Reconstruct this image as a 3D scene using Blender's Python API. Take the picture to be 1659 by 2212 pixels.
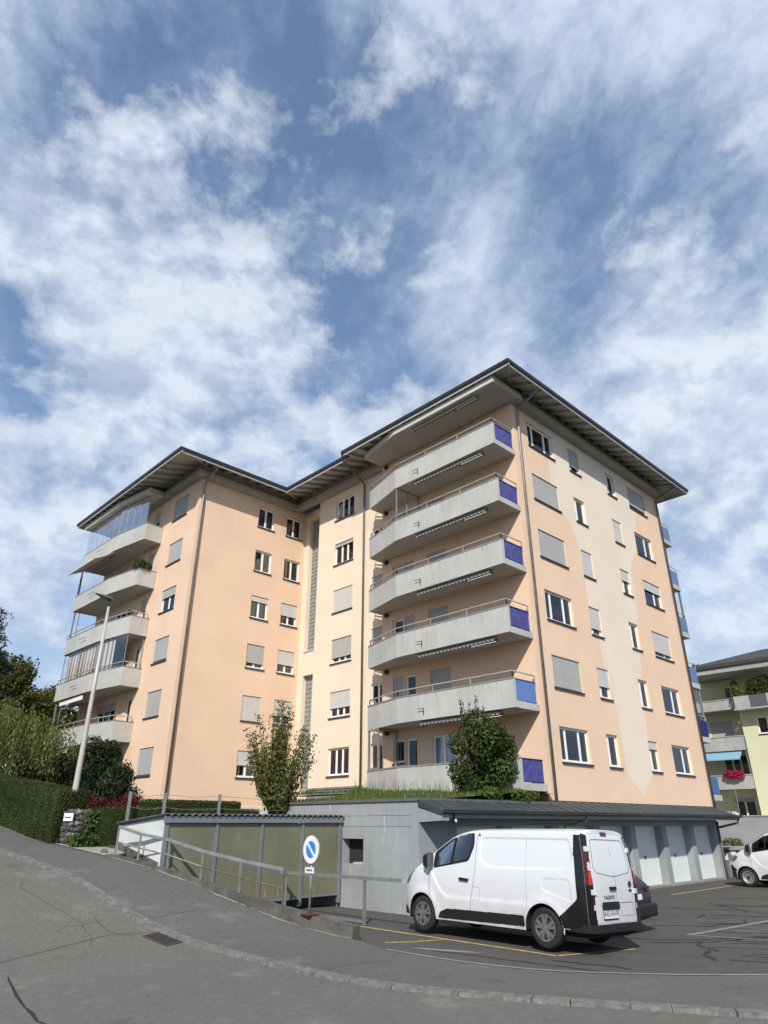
import bpy, bmesh, math, random
import numpy as np
from mathutils import Vector, Matrix
random.seed(7); rng = np.random.default_rng(7)
for o in list(bpy.data.objects): bpy.data.objects.remove(o)
scene = bpy.context.scene
COL = scene.collection
R = math.radians

# ------------------------------------------------------------------ camera
CAM_H = 2.126
cam_d = bpy.data.cameras.new('camera'); cam = bpy.data.objects.new('camera', cam_d); COL.objects.link(cam)
scene.camera = cam
cam_d.sensor_fit = 'VERTICAL'; cam_d.sensor_height = 36.0
cam_d.lens = 36.0 * 1432.0 / 2212.0
cam_d.clip_end = 6000
AZ, PITCH = R(46.07), math.atan(673 / 1432.0)
fwd = Vector((math.cos(AZ) * math.cos(PITCH), math.sin(AZ) * math.cos(PITCH), math.sin(PITCH)))
cam.location = (0, 0, CAM_H); cam.rotation_euler = fwd.to_track_quat('-Z', 'Y').to_euler()
scene.render.resolution_x, scene.render.resolution_y = 768, 1024

# ------------------------------------------------------------------ sun and sky
SUN = Vector((-1.02, -0.833, 1.0)).normalized()
SUN_EL = math.asin(SUN.z); SUN_AZ = math.atan2(SUN.x, SUN.y)
sd = bpy.data.lights.new('sun', 'SUN'); sd.energy = 3.45; sd.angle = R(0.9); sd.color = (1.0, 0.945, 0.87)
so = bpy.data.objects.new('sun', sd); COL.objects.link(so); so.rotation_euler = SUN.to_track_quat('Z', 'Y').to_euler()
so.location = (0, 0, 60)
scene.view_settings.view_transform = 'Standard'; scene.view_settings.look = 'None'
scene.view_settings.exposure = 0.5; scene.view_settings.gamma = 1.0; scene.view_settings.use_curve_mapping = False

def N(nt, typ, **kw):
    n = nt.nodes.new(typ)
    for k, v in kw.items():
        if k.startswith('i_'):
            key = k[2:]
            n.inputs[int(key) if key.isdigit() else key].default_value = v
        else: setattr(n, k, v)
    return n
def L(nt, a, b): nt.links.new(a, b)
def MATH(nt, op, a, b=None, c=None, clamp=False):
    n = nt.nodes.new('ShaderNodeMath'); n.operation = op; n.use_clamp = clamp
    for i, v in enumerate((a, b, c)):
        if v is None: continue
        if isinstance(v, (int, float)): n.inputs[i].default_value = v
        else: nt.links.new(v, n.inputs[i])
    return n.outputs[0]
def RAMP(nt, fac, stops, interp='LINEAR'):
    n = nt.nodes.new('ShaderNodeValToRGB'); cr = n.color_ramp; cr.interpolation = interp
    while len(cr.elements) < len(stops): cr.elements.new(0.5)
    for e, (p, c) in zip(cr.elements, stops):
        e.position = p; e.color = (c[0], c[1], c[2], 1) if not isinstance(c, (int, float)) else (c, c, c, 1)
    nt.links.new(fac, n.inputs[0]); return n.outputs[0]
def MIX(nt, fac, a, b, blend='MIX'):
    n = nt.nodes.new('ShaderNodeMix'); n.data_type = 'RGBA'; n.blend_type = blend
    for s, v in ((n.inputs[0], fac), (n.inputs[6], a), (n.inputs[7], b)):
        if isinstance(v, (int, float)): s.default_value = v
        elif isinstance(v, (tuple, list)): s.default_value = (v[0], v[1], v[2], 1)
        else: nt.links.new(v, s)
    return n.outputs[2]

world = bpy.data.worlds.new('World'); scene.world = world; world.use_nodes = True; world.cycles.sampling_method = 'MANUAL'; world.cycles.sample_map_resolution = 512
nt = world.node_tree; nt.nodes.clear()
out = N(nt, 'ShaderNodeOutputWorld'); bg = N(nt, 'ShaderNodeBackground'); L(nt, bg.outputs[0], out.inputs[0])
sky = N(nt, 'ShaderNodeTexSky'); sky.sky_type = 'NISHITA'; sky.sun_disc = False
sky.sun_elevation = SUN_EL; sky.sun_rotation = SUN_AZ; sky.altitude = 450; sky.air_density = 1.0; sky.dust_density = 0.6; sky.ozone_density = 2.5
tc = N(nt, 'ShaderNodeTexCoord')
sep = N(nt, 'ShaderNodeSeparateXYZ'); L(nt, tc.outputs['Generated'], sep.inputs[0])
# cloud deck seen in perspective: direction divided by its height
hz = MATH(nt, 'ADD', MATH(nt, 'MAXIMUM', sep.outputs[2], 0.0), 0.16)
cu = MATH(nt, 'DIVIDE', sep.outputs[0], hz); cv = MATH(nt, 'DIVIDE', sep.outputs[1], hz)
def cloud_noise(scale, ax, ay, rot, detail, rough, dist, off):
    c, s = math.cos(rot), math.sin(rot)
    a = MATH(nt, 'ADD', MATH(nt, 'MULTIPLY', cu, c * ax), MATH(nt, 'MULTIPLY', cv, s * ax))
    b = MATH(nt, 'ADD', MATH(nt, 'MULTIPLY', cu, -s * ay), MATH(nt, 'MULTIPLY', cv, c * ay))
    comb = N(nt, 'ShaderNodeCombineXYZ'); L(nt, a, comb.inputs[0]); L(nt, b, comb.inputs[1]); comb.inputs[2].default_value = off
    n = N(nt, 'ShaderNodeTexNoise'); n.inputs['Scale'].default_value = scale; n.inputs['Detail'].default_value = detail
    n.inputs['Roughness'].default_value = rough; n.inputs['Distortion'].default_value = dist
    L(nt, comb.outputs[0], n.inputs['Vector']); return n.outputs['Fac']
def cloud3(scale, sc, detail, rough, dist, off):
    mp = N(nt, 'ShaderNodeMapping'); mp.inputs['Scale'].default_value = sc; mp.inputs['Location'].default_value = off; L(nt, tc.outputs['Generated'], mp.inputs['Vector'])
    n = N(nt, 'ShaderNodeTexNoise'); n.inputs['Scale'].default_value = scale; n.inputs['Detail'].default_value = detail
    n.inputs['Roughness'].default_value = rough; n.inputs['Distortion'].default_value = dist
    L(nt, mp.outputs[0], n.inputs['Vector']); return n.outputs['Fac']
camR = Vector((math.sin(AZ), -math.cos(AZ), 0)); camU = camR.cross(fwd)
def banks(d, lst, k):
    """denser banks (+) and thinner gaps (-): x, y on the picture give the direction, then angular radius and amount"""
    for bx_, by_, rad, amt in lst:
        dv = (fwd + camR * ((bx_ - 829.5) / 1432) - camU * ((by_ - 1106) / 1432)).normalized()
        vm = N(nt, 'ShaderNodeVectorMath'); vm.operation = 'DOT_PRODUCT'; L(nt, tc.outputs['Generated'], vm.inputs[0]); vm.inputs[1].default_value = dv
        mr = N(nt, 'ShaderNodeMapRange'); mr.interpolation_type = 'SMOOTHERSTEP'; mr.inputs[1].default_value = math.cos(R(rad * 1.7)); mr.inputs[2].default_value = 1.0; mr.inputs[3].default_value = 0; mr.inputs[4].default_value = amt * k; L(nt, vm.outputs['Value'], mr.inputs[0])
        d = MATH(nt, 'ADD', d, mr.outputs[0])
    return d
# high veil: streaky
puff = cloud3(3.0, (1, 1, 1.25), 6, 0.56, 0.3, (3.1, 7.7, 1.2))
streak = cloud_noise(2.8, 0.8, 1.7, R(58), 7, 0.60, 0.7, 5.1)
fine = cloud_noise(8.0, 0.8, 1.5, R(70), 5, 0.62, 0.6, 8.3)
micro = cloud3(22.0, (1, 1, 1.3), 5, 0.66, 0.3, (2.1, 8.3, 0.4))
veil = MATH(nt, 'ADD', MATH(nt, 'ADD', MATH(nt, 'MULTIPLY', puff, 0.38), MATH(nt, 'MULTIPLY', streak, 0.26)), MATH(nt, 'ADD', MATH(nt, 'MULTIPLY', fine, 0.18), MATH(nt, 'MULTIPLY', micro, 0.18)))
veil = banks(veil, [(570, 380, 11, -.30), (430, 170, 9, -.20), (1050, 500, 12, -.16), (1200, 420, 11, -.14), (1350, 600, 9, -.22), (290, 700, 7, -.24), (330, 880, 7, -.24), (740, 890, 8, -.22), (850, 270, 8, -.12), (60, 800, 6, -.14), (1480, 1130, 6, -.16), (700, 1000, 6, -.12), (1000, 80, 17, .20), (1450, 150, 19, .20), (850, 680, 9, .18), (1270, 790, 8, .14), (90, 250, 12, .16), (1500, 900, 9, .1)], 0.40)
vcov = RAMP(nt, veil, [(0.37, 0.16), (0.425, 0.40), (0.47, 0.64), (0.53, 0.86), (0.61, 0.98)])
vcol = RAMP(nt, veil, [(0.42, (0.215, 0.285, 0.425)), (0.50, (0.29, 0.36, 0.495)), (0.56, (0.37, 0.44, 0.57)), (0.63, (0.47, 0.53, 0.635))])
# low broken cumulus: crisp edges, lit tops, greyer undersides
def cum(dz):
    n1 = cloud3(5.0, (1, 1, 1.5), 8, 0.57, 0.15, (5.3, 1.9, 7.2 + dz)); n2 = cloud3(15.0, (1, 1, 1.4), 6, 0.6, 0.2, (1.3, 6.1, 3.3 + dz * 1.0))
    return MATH(nt, 'ADD', MATH(nt, 'MULTIPLY', n1, 0.68), MATH(nt, 'MULTIPLY', n2, 0.32))
c0 = cum(0.0); c1 = cum(0.05)
cd0 = banks(c0, [(300, 450, 9, .22), (430, 560, 8, .18), (420, 810, 9, .20), (600, 960, 7, .22), (80, 960, 11, .20), (1620, 850, 10, .24), (1580, 1180, 8, .24), (50, 1330, 9, .18), (760, 420, 4, .12), (1500, 1330, 8, .14), (150, 620, 8, .1)], 0.42)
ccov = RAMP(nt, cd0, [(0.560, 0.0), (0.605, 0.32), (0.66, 0.66), (0.74, 0.90)])
lit = MATH(nt, 'ADD', MATH(nt, 'MULTIPLY', MATH(nt, 'SUBTRACT', c0, c1), 2.2), MATH(nt, 'MULTIPLY', MATH(nt, 'SUBTRACT', micro, 0.5), 0.5))
ccol = RAMP(nt, MATH(nt, 'ADD', lit, 0.5), [(0.30, (0.36, 0.42, 0.53)), (0.48, (0.46, 0.525, 0.62)), (0.64, (0.57, 0.62, 0.69))])
skyc = N(nt, 'ShaderNodeVectorMath'); skyc.operation = 'SCALE'; L(nt, sky.outputs[0], skyc.inputs[0]); skyc.inputs[3].default_value = 0.15
tint = MIX(nt, 1.0, skyc.outputs[0], (0.86, 0.89, 0.86), 'MULTIPLY')
low = RAMP(nt, sep.outputs[2], [(0.0, 0.9), (0.10, 0.45), (0.26, 0.0)])
sky1 = MIX(nt, MATH(nt, 'MAXIMUM', vcov, low), tint, vcol)
L(nt, MIX(nt, ccov, sky1, ccol), bg.inputs[0]); bg.inputs[1].default_value = 1.0

# ------------------------------------------------------------------ materials
MATS = {}
def newmat(name):
    m = bpy.data.materials.new(name); m.use_nodes = True; MATS[name] = m
    n = m.node_tree; b = n.nodes['Principled BSDF']
    return m, n, b
def OBJC(n):
    t = N(n, 'ShaderNodeNewGeometry'); return t.outputs['Position']
def mat(name, col, rough=0.6, metal=0.0, var=0.08, vscale=1.5, bump=0.0, bscale=60, spec=0.4, fine=0.0, coat=0.0, streak=0.0):
    m, n, b = newmat(name)
    b.inputs['Roughness'].default_value = rough; b.inputs['Metallic'].default_value = metal
    b.inputs['Specular IOR Level'].default_value = spec; b.inputs['Coat Weight'].default_value = coat
    P = OBJC(n)
    c = None
    if var > 0:
        t = N(n, 'ShaderNodeTexNoise', i_Scale=vscale, i_Detail=6.0, i_Roughness=0.6); L(n, P, t.inputs['Vector'])
        lo = tuple(max(0, x * (1 - var)) for x in col); hi = tuple(min(1, x * (1 + var)) for x in col)
        c = RAMP(n, t.outputs['Fac'], [(0.32, lo), (0.68, hi)])
    if fine > 0:
        t2 = N(n, 'ShaderNodeTexNoise', i_Scale=bscale, i_Detail=4.0, i_Roughness=0.7); L(n, P, t2.inputs['Vector'])
        g = RAMP(n, t2.outputs['Fac'], [(0.3, 1 - fine), (0.7, 1 + fine * 0.3)])
        c = MIX(n, 1.0, c if c is not None else col, g, 'MULTIPLY')
    if streak > 0:   # rain streaks running down
        mp = N(n, 'ShaderNodeMapping'); mp.inputs['Scale'].default_value = (5, 5, 0.35); L(n, P, mp.inputs['Vector'])
        t3 = N(n, 'ShaderNodeTexNoise', i_Scale=1.0, i_Detail=5.0, i_Roughness=0.65); L(n, mp.outputs[0], t3.inputs['Vector'])
        g = RAMP(n, t3.outputs['Fac'], [(0.42, 1 - streak), (0.62, 1.0)])
        c = MIX(n, 1.0, c if c is not None else col, g, 'MULTIPLY')
    if c is None: b.inputs['Base Color'].default_value = (*col, 1)
    else: L(n, c, b.inputs['Base Color'])
    if bump > 0:
        tb = N(n, 'ShaderNodeTexNoise', i_Scale=bscale, i_Detail=4.0, i_Roughness=0.7); L(n, P, tb.inputs['Vector'])
        bp = N(n, 'ShaderNodeBump', i_Strength=bump, i_Distance=0.01); L(n, tb.outputs['Fac'], bp.inputs['Height']); L(n, bp.outputs[0], b.inputs['Normal'])
    return m

PEACH = (0.755, 0.55, 0.40); BEIGE = (0.74, 0.64, 0.52); SUNLIT_CREAM = (0.79, 0.66, 0.51)  # the cream is part wall colour, part direct sun painted into the tone
def stucco(name, col): return mat(name, col, 0.9, var=0.045, vscale=0.5, bump=0.35, bscale=45, spec=0.15, fine=0.06, streak=0.015)
stucco('peach_stucco', PEACH); stucco('sunlit_cream_stucco', SUNLIT_CREAM)
def band_stucco():
    m, n, b = newmat('banded_stucco'); b.inputs['Roughness'].default_value = 0.9; b.inputs['Specular IOR Level'].default_value = 0.15
    P = OBJC(n); s = N(n, 'ShaderNodeSeparateXYZ'); L(n, P, s.inputs[0])
    zz = N(n, 'ShaderNodeMapRange'); zz.inputs[1].default_value = 3.0; zz.inputs[2].default_value = 20.0; L(n, s.outputs[2], zz.inputs[0])
    def curve(pts):
        c = N(n, 'ShaderNodeFloatCurve'); cm = c.mapping.curves[0]
        P2 = [((z - 3.0) / 17.0, (x - 24.0) / 10.0) for x, z in pts]
        cm.points[0].location = P2[0]; cm.points[1].location = P2[-1]
        for p in P2[1:-1]: cm.points.new(*p)
        for p in cm.points: p.handle_type = 'VECTOR'
        c.mapping.update(); L(n, zz.outputs[0], c.inputs[1])
        return MATH(n, 'ADD', MATH(n, 'MULTIPLY', c.outputs[0], 10.0), 24.0)
    left = [(28.9, 3.0), (28.84, 3.19), (28.2, 3.62), (27.67, 4.02), (27.6, 5.6), (27.5, 7.0), (27.3, 7.6), (26.95, 8.3), (26.88, 9.4), (26.55, 10.3), (26.3, 11.0), (26.28, 12.4), (26.2, 13.4), (26.0, 14.17), (25.6, 14.7), (25.1, 15.05), (24.55, 15.6), (24.38, 16.4), (24.38, 20.0)]
    right = [(28.8, 3.0), (28.84, 3.19), (29.4, 3.62), (29.95, 4.08), (30.0, 5.46), (30.14, 6.76), (30.45, 8.3), (30.7, 9.9), (31.0, 11.3), (31.12, 12.5), (31.16, 13.94), (31.6, 14.6), (32.1, 15.1), (32.4, 16.0), (32.85, 17.4), (32.99, 18.2), (33.0, 20.0)]
    inb = MATH(n, 'MULTIPLY', MATH(n, 'GREATER_THAN', s.outputs[0], curve(left)), MATH(n, 'LESS_THAN', s.outputs[0], curve(right)))
    t = N(n, 'ShaderNodeTexNoise', i_Scale=0.5, i_Detail=6.0, i_Roughness=0.6); L(n, P, t.inputs['Vector'])
    g = RAMP(n, t.outputs['Fac'], [(0.3, 0.95), (0.7, 1.04)])
    L(n, MIX(n, 1.0, MIX(n, inb, PEACH, BEIGE), g, 'MULTIPLY'), b.inputs['Base Color'])
    tb = N(n, 'ShaderNodeTexNoise', i_Scale=45.0, i_Detail=4.0); L(n, P, tb.inputs['Vector'])
    bp = N(n, 'ShaderNodeBump', i_Strength=0.35, i_Distance=0.01); L(n, tb.outputs['Fac'], bp.inputs['Height']); L(n, bp.outputs[0], b.inputs['Normal'])
band_stucco()
mat('stain_stucco', (0.68, 0.495, 0.365), 0.9, var=0.05)
mat('stain_concrete', (0.34, 0.335, 0.31), 0.9, var=0.2, vscale=5)
mat('concrete_light', (0.47, 0.468, 0.44), 0.85, var=0.09, vscale=0.9, bump=0.25, bscale=30, spec=0.2, streak=0.05, fine=0.05)
mat('concrete_white', (0.56, 0.55, 0.51), 0.8, var=0.05, vscale=1.0, spec=0.2)
mat('concrete_grey', (0.31, 0.325, 0.33), 0.85, var=0.12, vscale=0.8, bump=0.3, bscale=25, spec=0.2, streak=0.06, fine=0.06)
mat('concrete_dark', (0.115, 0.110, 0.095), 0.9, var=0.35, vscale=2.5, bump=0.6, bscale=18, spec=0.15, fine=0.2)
mat('concrete_cap', (0.23, 0.225, 0.205), 0.85, var=0.2, vscale=2.0, bump=0.3, bscale=25, spec=0.2)
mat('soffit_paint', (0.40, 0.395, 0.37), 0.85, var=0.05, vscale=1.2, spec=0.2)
mat('beam_paint', (0.34, 0.335, 0.305), 0.8, var=0.06, vscale=1.0, spec=0.2, streak=0.06)
mat('rafter_wood', (0.44, 0.435, 0.41), 0.75, var=0.08, vscale=4.0, spec=0.2)
def boards():
    m, n, b = newmat('board_cladding'); b.inputs['Roughness'].default_value = 0.8
    P = OBJC(n); s = N(n, 'ShaderNodeSeparateXYZ'); L(n, P, s.inputs[0])
    fr = MATH(n, 'FRACT', MATH(n, 'MULTIPLY', s.outputs[2], 9.0))
    L(n, RAMP(n, fr, [(0.0, (0.13, 0.125, 0.11)), (0.10, (0.27, 0.265, 0.24)), (1.0, (0.30, 0.295, 0.265))]), b.inputs['Base Color'])
    bp = N(n, 'ShaderNodeBump', i_Strength=0.6, i_Distance=0.01); L(n, RAMP(n, fr, [(0, 0), (0.12, 1)]), bp.inputs['Height']); L(n, bp.outputs[0], b.inputs['Normal'])
boards()
mat('gutter_dark', (0.035, 0.035, 0.036), 0.45, 0.3, var=0.15, vscale=3.0, spec=0.4)
mat('roof_tile_dark', (0.05, 0.048, 0.046), 0.8, var=0.3, vscale=6.0, bump=0.5, bscale=8)
mat('sheet_metal_roof', (0.058, 0.068, 0.072), 0.55, 0.2, var=0.18, vscale=1.2, spec=0.4)
mat('zinc', (0.28, 0.27, 0.25), 0.45, 0.6, var=0.2, vscale=3.0)
mat('pipe_brown', (0.17, 0.15, 0.135), 0.5, 0.3, var=0.15, vscale=3.0)
mat('galvanised', (0.33, 0.345, 0.35), 0.5, 0.6, var=0.15, vscale=4.0)
mat('rail_metal', (0.46, 0.44, 0.39), 0.45, 0.3, var=0.1)
mat('rail_rust', (0.16, 0.11, 0.075), 0.7, 0.2, var=0.3, vscale=8)
mat('grate_iron', (0.075, 0.062, 0.055), 0.7, 0.3, var=0.3, vscale=12)
mat('window_white', (0.84, 0.84, 0.83), 0.45, var=0.02, spec=0.4)
mat('sill_dark', (0.055, 0.045, 0.042), 0.6, var=0.1)
def shutter(name, col):
    m, n, b = newmat(name); b.inputs['Roughness'].default_value = 0.55
    P = OBJC(n); s = N(n, 'ShaderNodeSeparateXYZ'); L(n, P, s.inputs[0])
    fr = MATH(n, 'FRACT', MATH(n, 'MULTIPLY', s.outputs[2], 11.0))
    t = N(n, 'ShaderNodeTexNoise', i_Scale=2.0, i_Detail=4.0); L(n, P, t.inputs['Vector'])
    c = MIX(n, 1.0, RAMP(n, fr, [(0.0, tuple(x * 0.62 for x in col)), (0.16, col), (1.0, col)]), RAMP(n, t.outputs['Fac'], [(0.3, 0.93), (0.7, 1.03)]), 'MULTIPLY')
    L(n, c, b.inputs['Base Color'])
    bp = N(n, 'ShaderNodeBump', i_Strength=0.5, i_Distance=0.008); L(n, RAMP(n, fr, [(0, 0), (0.2, 1), (1, 0.6)]), bp.inputs['Height']); L(n, bp.outputs[0], b.inputs['Normal'])
shutter('shutter_grey', (0.40, 0.40, 0.385)); shutter('shutter_pale', (0.56, 0.545, 0.51))
def glass(name, tint, refl=1.0):
    m, n, b = newmat(name)
    n.nodes.remove(b); o = n.nodes['Material Output']
    fr = N(n, 'ShaderNodeFresnel', i_IOR=1.5)
    tr = N(n, 'ShaderNodeBsdfTransparent'); tr.inputs[0].default_value = (*tint, 1)
    gl = N(n, 'ShaderNodeBsdfGlossy'); gl.inputs['Roughness'].default_value = 0.02; gl.inputs[0].default_value = (0.95, 0.97, 1, 1)
    mx = N(n, 'ShaderNodeMixShader'); L(n, MATH(n, 'ADD', MATH(n, 'MULTIPLY', fr.outputs[0], refl), 0.015, clamp=True), mx.inputs[0])
    L(n, tr.outputs[0], mx.inputs[1]); L(n, gl.outputs[0], mx.inputs[2]); L(n, mx.outputs[0], o.inputs[0])
glass('window_glass', (0.72, 0.75, 0.75), 1.2); glass('clear_glass', (0.88, 0.92, 0.93), 0.55); glass('thin_glass', (0.92, 0.94, 0.94), 0.15); glass('van_glass', (0.34, 0.50, 0.45), 0.45)
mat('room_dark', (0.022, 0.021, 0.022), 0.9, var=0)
mat('curtain_white', (0.50, 0.50, 0.49), 0.9, var=0.05, vscale=8)
mat('curtain_brown', (0.10, 0.075, 0.06), 0.9, var=0.1, vscale=8)
def striped(name, a, bcol, axis, freq):
    m, n, b = newmat(name); b.inputs['Roughness'].default_value = 0.9
    P = OBJC(n); s = N(n, 'ShaderNodeSeparateXYZ'); L(n, P, s.inputs[0])
    fr = MATH(n, 'FRACT', MATH(n, 'MULTIPLY', s.outputs[axis], freq))
    L(n, RAMP(n, fr, [(0.0, a), (0.5, bcol)], 'CONSTANT'), b.inputs['Base Color'])
striped('striped_cloth', (0.52, 0.50, 0.48), (0.22, 0.155, 0.12), 1, 2.3)
mat('awning_cloth', (0.62, 0.60, 0.56), 0.85, var=0.08, vscale=3)
mat('awning_box', (0.20, 0.195, 0.18), 0.6, var=0.1)
mat('blue_panel_lit', (0.05, 0.056, 0.20), 0.7, var=0.3, vscale=5.0, spec=0.15)  # paler blue for one flank of each corrugation, its light painted in
mat('blue_panel', (0.022, 0.027, 0.14), 0.7, var=0.35, vscale=5.0, spec=0.15)
mat('blue_panel_bright', (0.05, 0.12, 0.32), 0.45, var=0.12, vscale=2.0, spec=0.4)
mat('blue_panel_pale', (0.12, 0.18, 0.34), 0.4, var=0.12, vscale=1.0, spec=0.4)
mat('glass_brick', (0.26, 0.28, 0.265), 0.15, var=0.25, vscale=5.0, spec=0.6)
mat('brick_mortar', (0.50, 0.48, 0.43), 0.9, var=0.05)
mat('black_plastic', (0.012, 0.012, 0.013), 0.5, var=0.0, spec=0.4)
mat('black_gloss', (0.008, 0.008, 0.009), 0.18, var=0.0, spec=0.5)
mat('garage_door_paint', (0.66, 0.70, 0.69), 0.55, var=0.03, vscale=1.0, spec=0.3)
mat('olive_panel', (0.165, 0.164, 0.108), 0.28, var=0.12, vscale=0.9, spec=0.4, streak=0.10)
mat('stain_pale', (0.30, 0.30, 0.22), 0.8, var=0.2)
mat('white_render', (0.58, 0.58, 0.565), 0.85, var=0.08, vscale=2.0, bump=0.3)
mat('shed_metal', (0.20, 0.225, 0.24), 0.5, 0.3, var=0.12)
mat('corrugated', (0.10, 0.10, 0.105), 0.8, var=0.4, vscale=3.0, fine=0.2)
mat('lamp_pole', (0.44, 0.41, 0.385), 0.55, 0.2, var=0.08, vscale=2)
mat('lamp_head', (0.16, 0.16, 0.155), 0.5, 0.2, var=0.1)
mat('white_sign', (0.72, 0.72, 0.69), 0.45, var=0.04); mat('sign_blue', (0.02, 0.22, 0.58), 0.4, var=0.03); mat('sign_grey', (0.30, 0.30, 0.28), 0.5, 0.3)
mat('ink_dark', (0.03, 0.03, 0.03), 0.6, var=0)
mat('yellow_paint', (0.50, 0.40, 0.13), 0.8, var=0.3, vscale=6.0, fine=0.35); mat('yellow_worn', (0.30, 0.24, 0.075), 0.85, var=0.5, vscale=5.0, fine=0.5)
mat('pale_paint', (0.23, 0.225, 0.205), 0.85, var=0.25, vscale=6.0, fine=0.2)
mat('kerb_granite', (0.19, 0.185, 0.168), 0.85, var=0.3, vscale=7.0, bump=0.7, bscale=22, spec=0.2, fine=0.35)
mat('red_base', (0.14, 0.035, 0.022), 0.7, var=0.3, vscale=10)
mat('tar_crack', (0.022, 0.021, 0.02), 0.7, var=0.1); mat('fine_crack', (0.10, 0.092, 0.08), 0.9, var=0.2)
def asphalt(name, col, warm, patch):
    m, n, b = newmat(name); b.inputs['Roughness'].default_value = 0.92; b.inputs['Specular IOR Level'].default_value = 0.2
    P = OBJC(n)
    t1 = N(n, 'ShaderNodeTexNoise', i_Scale=0.35, i_Detail=5.0, i_Roughness=0.6, i_Distortion=0.6); L(n, P, t1.inputs['Vector'])
    t2 = N(n, 'ShaderNodeTexNoise', i_Scale=55.0, i_Detail=3.0, i_Roughness=0.8); L(n, P, t2.inputs['Vector'])
    t4 = N(n, 'ShaderNodeTexNoise', i_Scale=13.0, i_Detail=3.0, i_Roughness=0.7); L(n, P, t4.inputs['Vector'])
    t3 = N(n, 'ShaderNodeTexNoise', i_Scale=0.9, i_Detail=8.0, i_Roughness=0.68); L(n, P, t3.inputs['Vector'])
    base = MIX(n, RAMP(n, t1.outputs['Fac'], [(0.35, 0.0), (0.65, 1.0)]), col, warm)
    base = MIX(n, RAMP(n, t3.outputs['Fac'], [(0.56, 0.0), (0.74, patch)]), base, tuple(min(1, x * 1.7) for x in col))
    base = MIX(n, RAMP(n, t3.outputs['Fac'], [(0.26, patch), (0.40, 0.0)]), base, tuple(x * 0.55 for x in col))
    base = MIX(n, 1.0, base, RAMP(n, t2.outputs['Fac'], [(0.3, 0.62), (0.55, 1.0), (0.75, 1.55)]), 'MULTIPLY')
    base = MIX(n, 1.0, base, RAMP(n, t4.outputs['Fac'], [(0.3, 0.86), (0.7, 1.12)]), 'MULTIPLY')
    L(n, base, b.inputs['Base Color'])
    bp = N(n, 'ShaderNodeBump', i_Strength=0.7, i_Distance=0.01); L(n, t2.outputs['Fac'], bp.inputs['Height']); L(n, bp.outputs[0], b.inputs['Normal'])
asphalt('asphalt_road', (0.150, 0.146, 0.130), (0.160, 0.150, 0.132), 0.8)
asphalt('asphalt_walk', (0.124, 0.122, 0.114), (0.136, 0.132, 0.121), 0.85)
asphalt('asphalt_lot', (0.092, 0.088, 0.079), (0.106, 0.099, 0.087), 0.8)
mat('soil_ground', (0.07, 0.065, 0.045), 0.95, var=0.3, vscale=0.6)
mat('path_stone', (0.30, 0.28, 0.24), 0.9, var=0.2, vscale=3.0)
mat('car_white', (0.62, 0.63, 0.64), 0.28, var=0.0, spec=0.5, coat=0.4)
mat('car_dark', (0.014, 0.013, 0.013), 0.35, 0.0, var=0.0, spec=0.4, coat=0.2)
def grime(m, lo, hi, amt):
    n = m.node_tree; b = n.nodes['Principled BSDF']; P = OBJC(n); s_ = N(n, 'ShaderNodeSeparateXYZ'); L(n, P, s_.inputs[0])
    t = N(n, 'ShaderNodeTexNoise', i_Scale=3.0, i_Detail=7.0, i_Roughness=0.65); L(n, P, t.inputs['Vector'])
    zr = N(n, 'ShaderNodeMapRange'); zr.inputs[1].default_value = hi; zr.inputs[2].default_value = lo; zr.inputs[3].default_value = 0; zr.inputs[4].default_value = 1; L(n, s_.outputs[2], zr.inputs[0])
    f = MATH(n, 'MULTIPLY', RAMP(n, t.outputs['Fac'], [(0.35, 0.25), (0.65, 1.0)]), MATH(n, 'MULTIPLY', zr.outputs[0], amt)); c = tuple(b.inputs['Base Color'].default_value)[:3]
    L(n, MIX(n, f, c, (0.22, 0.20, 0.17)), b.inputs['Base Color']); L(n, MATH(n, 'ADD', MATH(n, 'MULTIPLY', f, 0.5), 0.26), b.inputs['Roughness'])
grime(MATS['car_white'], 0.25, 1.0, 0.55)
mat('van_interior', (0.03, 0.03, 0.032), 0.8, var=0)
mat('seam', (0.22, 0.225, 0.23), 0.6, var=0)
mat('tyre', (0.016, 0.016, 0.016), 0.8, var=0.2, vscale=6); mat('wheel_arch', (0.01, 0.01, 0.01), 0.9, var=0)
mat('hubcap', (0.20, 0.20, 0.205), 0.35, 0.5, var=0.05); mat('hub_dark', (0.03, 0.03, 0.03), 0.6, var=0); mat('steel_rim', (0.34, 0.34, 0.35), 0.4, 0.6, var=0.1)
mat('lamp_red_dark', (0.075, 0.008, 0.010), 0.15, var=0, spec=0.6); mat('lamp_red', (0.52, 0.02, 0.015), 0.15, var=0, spec=0.6); mat('lamp_clear', (0.55, 0.53, 0.53), 0.12, var=0, spec=0.6)
mat('headlamp', (0.10, 0.11, 0.12), 0.08, var=0, spec=0.8)
mat('plate_white', (0.70, 0.70, 0.68), 0.5, var=0.03); mat('chrome', (0.55, 0.55, 0.55), 0.15, 1.0, var=0)
mat('yellow_green_stucco', (0.60, 0.595, 0.40), 0.9, var=0.04, vscale=0.5, bump=0.2, bscale=40)
mat('far_concrete', (0.38, 0.37, 0.35), 0.85, var=0.1, vscale=0.9, streak=0.12)
mat('awning_blue', (0.19, 0.35, 0.45), 0.8, var=0.05); mat('terracotta', (0.26, 0.075, 0.04), 0.8, var=0.15)
mat('bark', (0.085, 0.062, 0.045), 0.9, var=0.35, vscale=12, bump=0.6, bscale=30)
mat('bin_grey', (0.16, 0.175, 0.175), 0.5, var=0.1)
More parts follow.
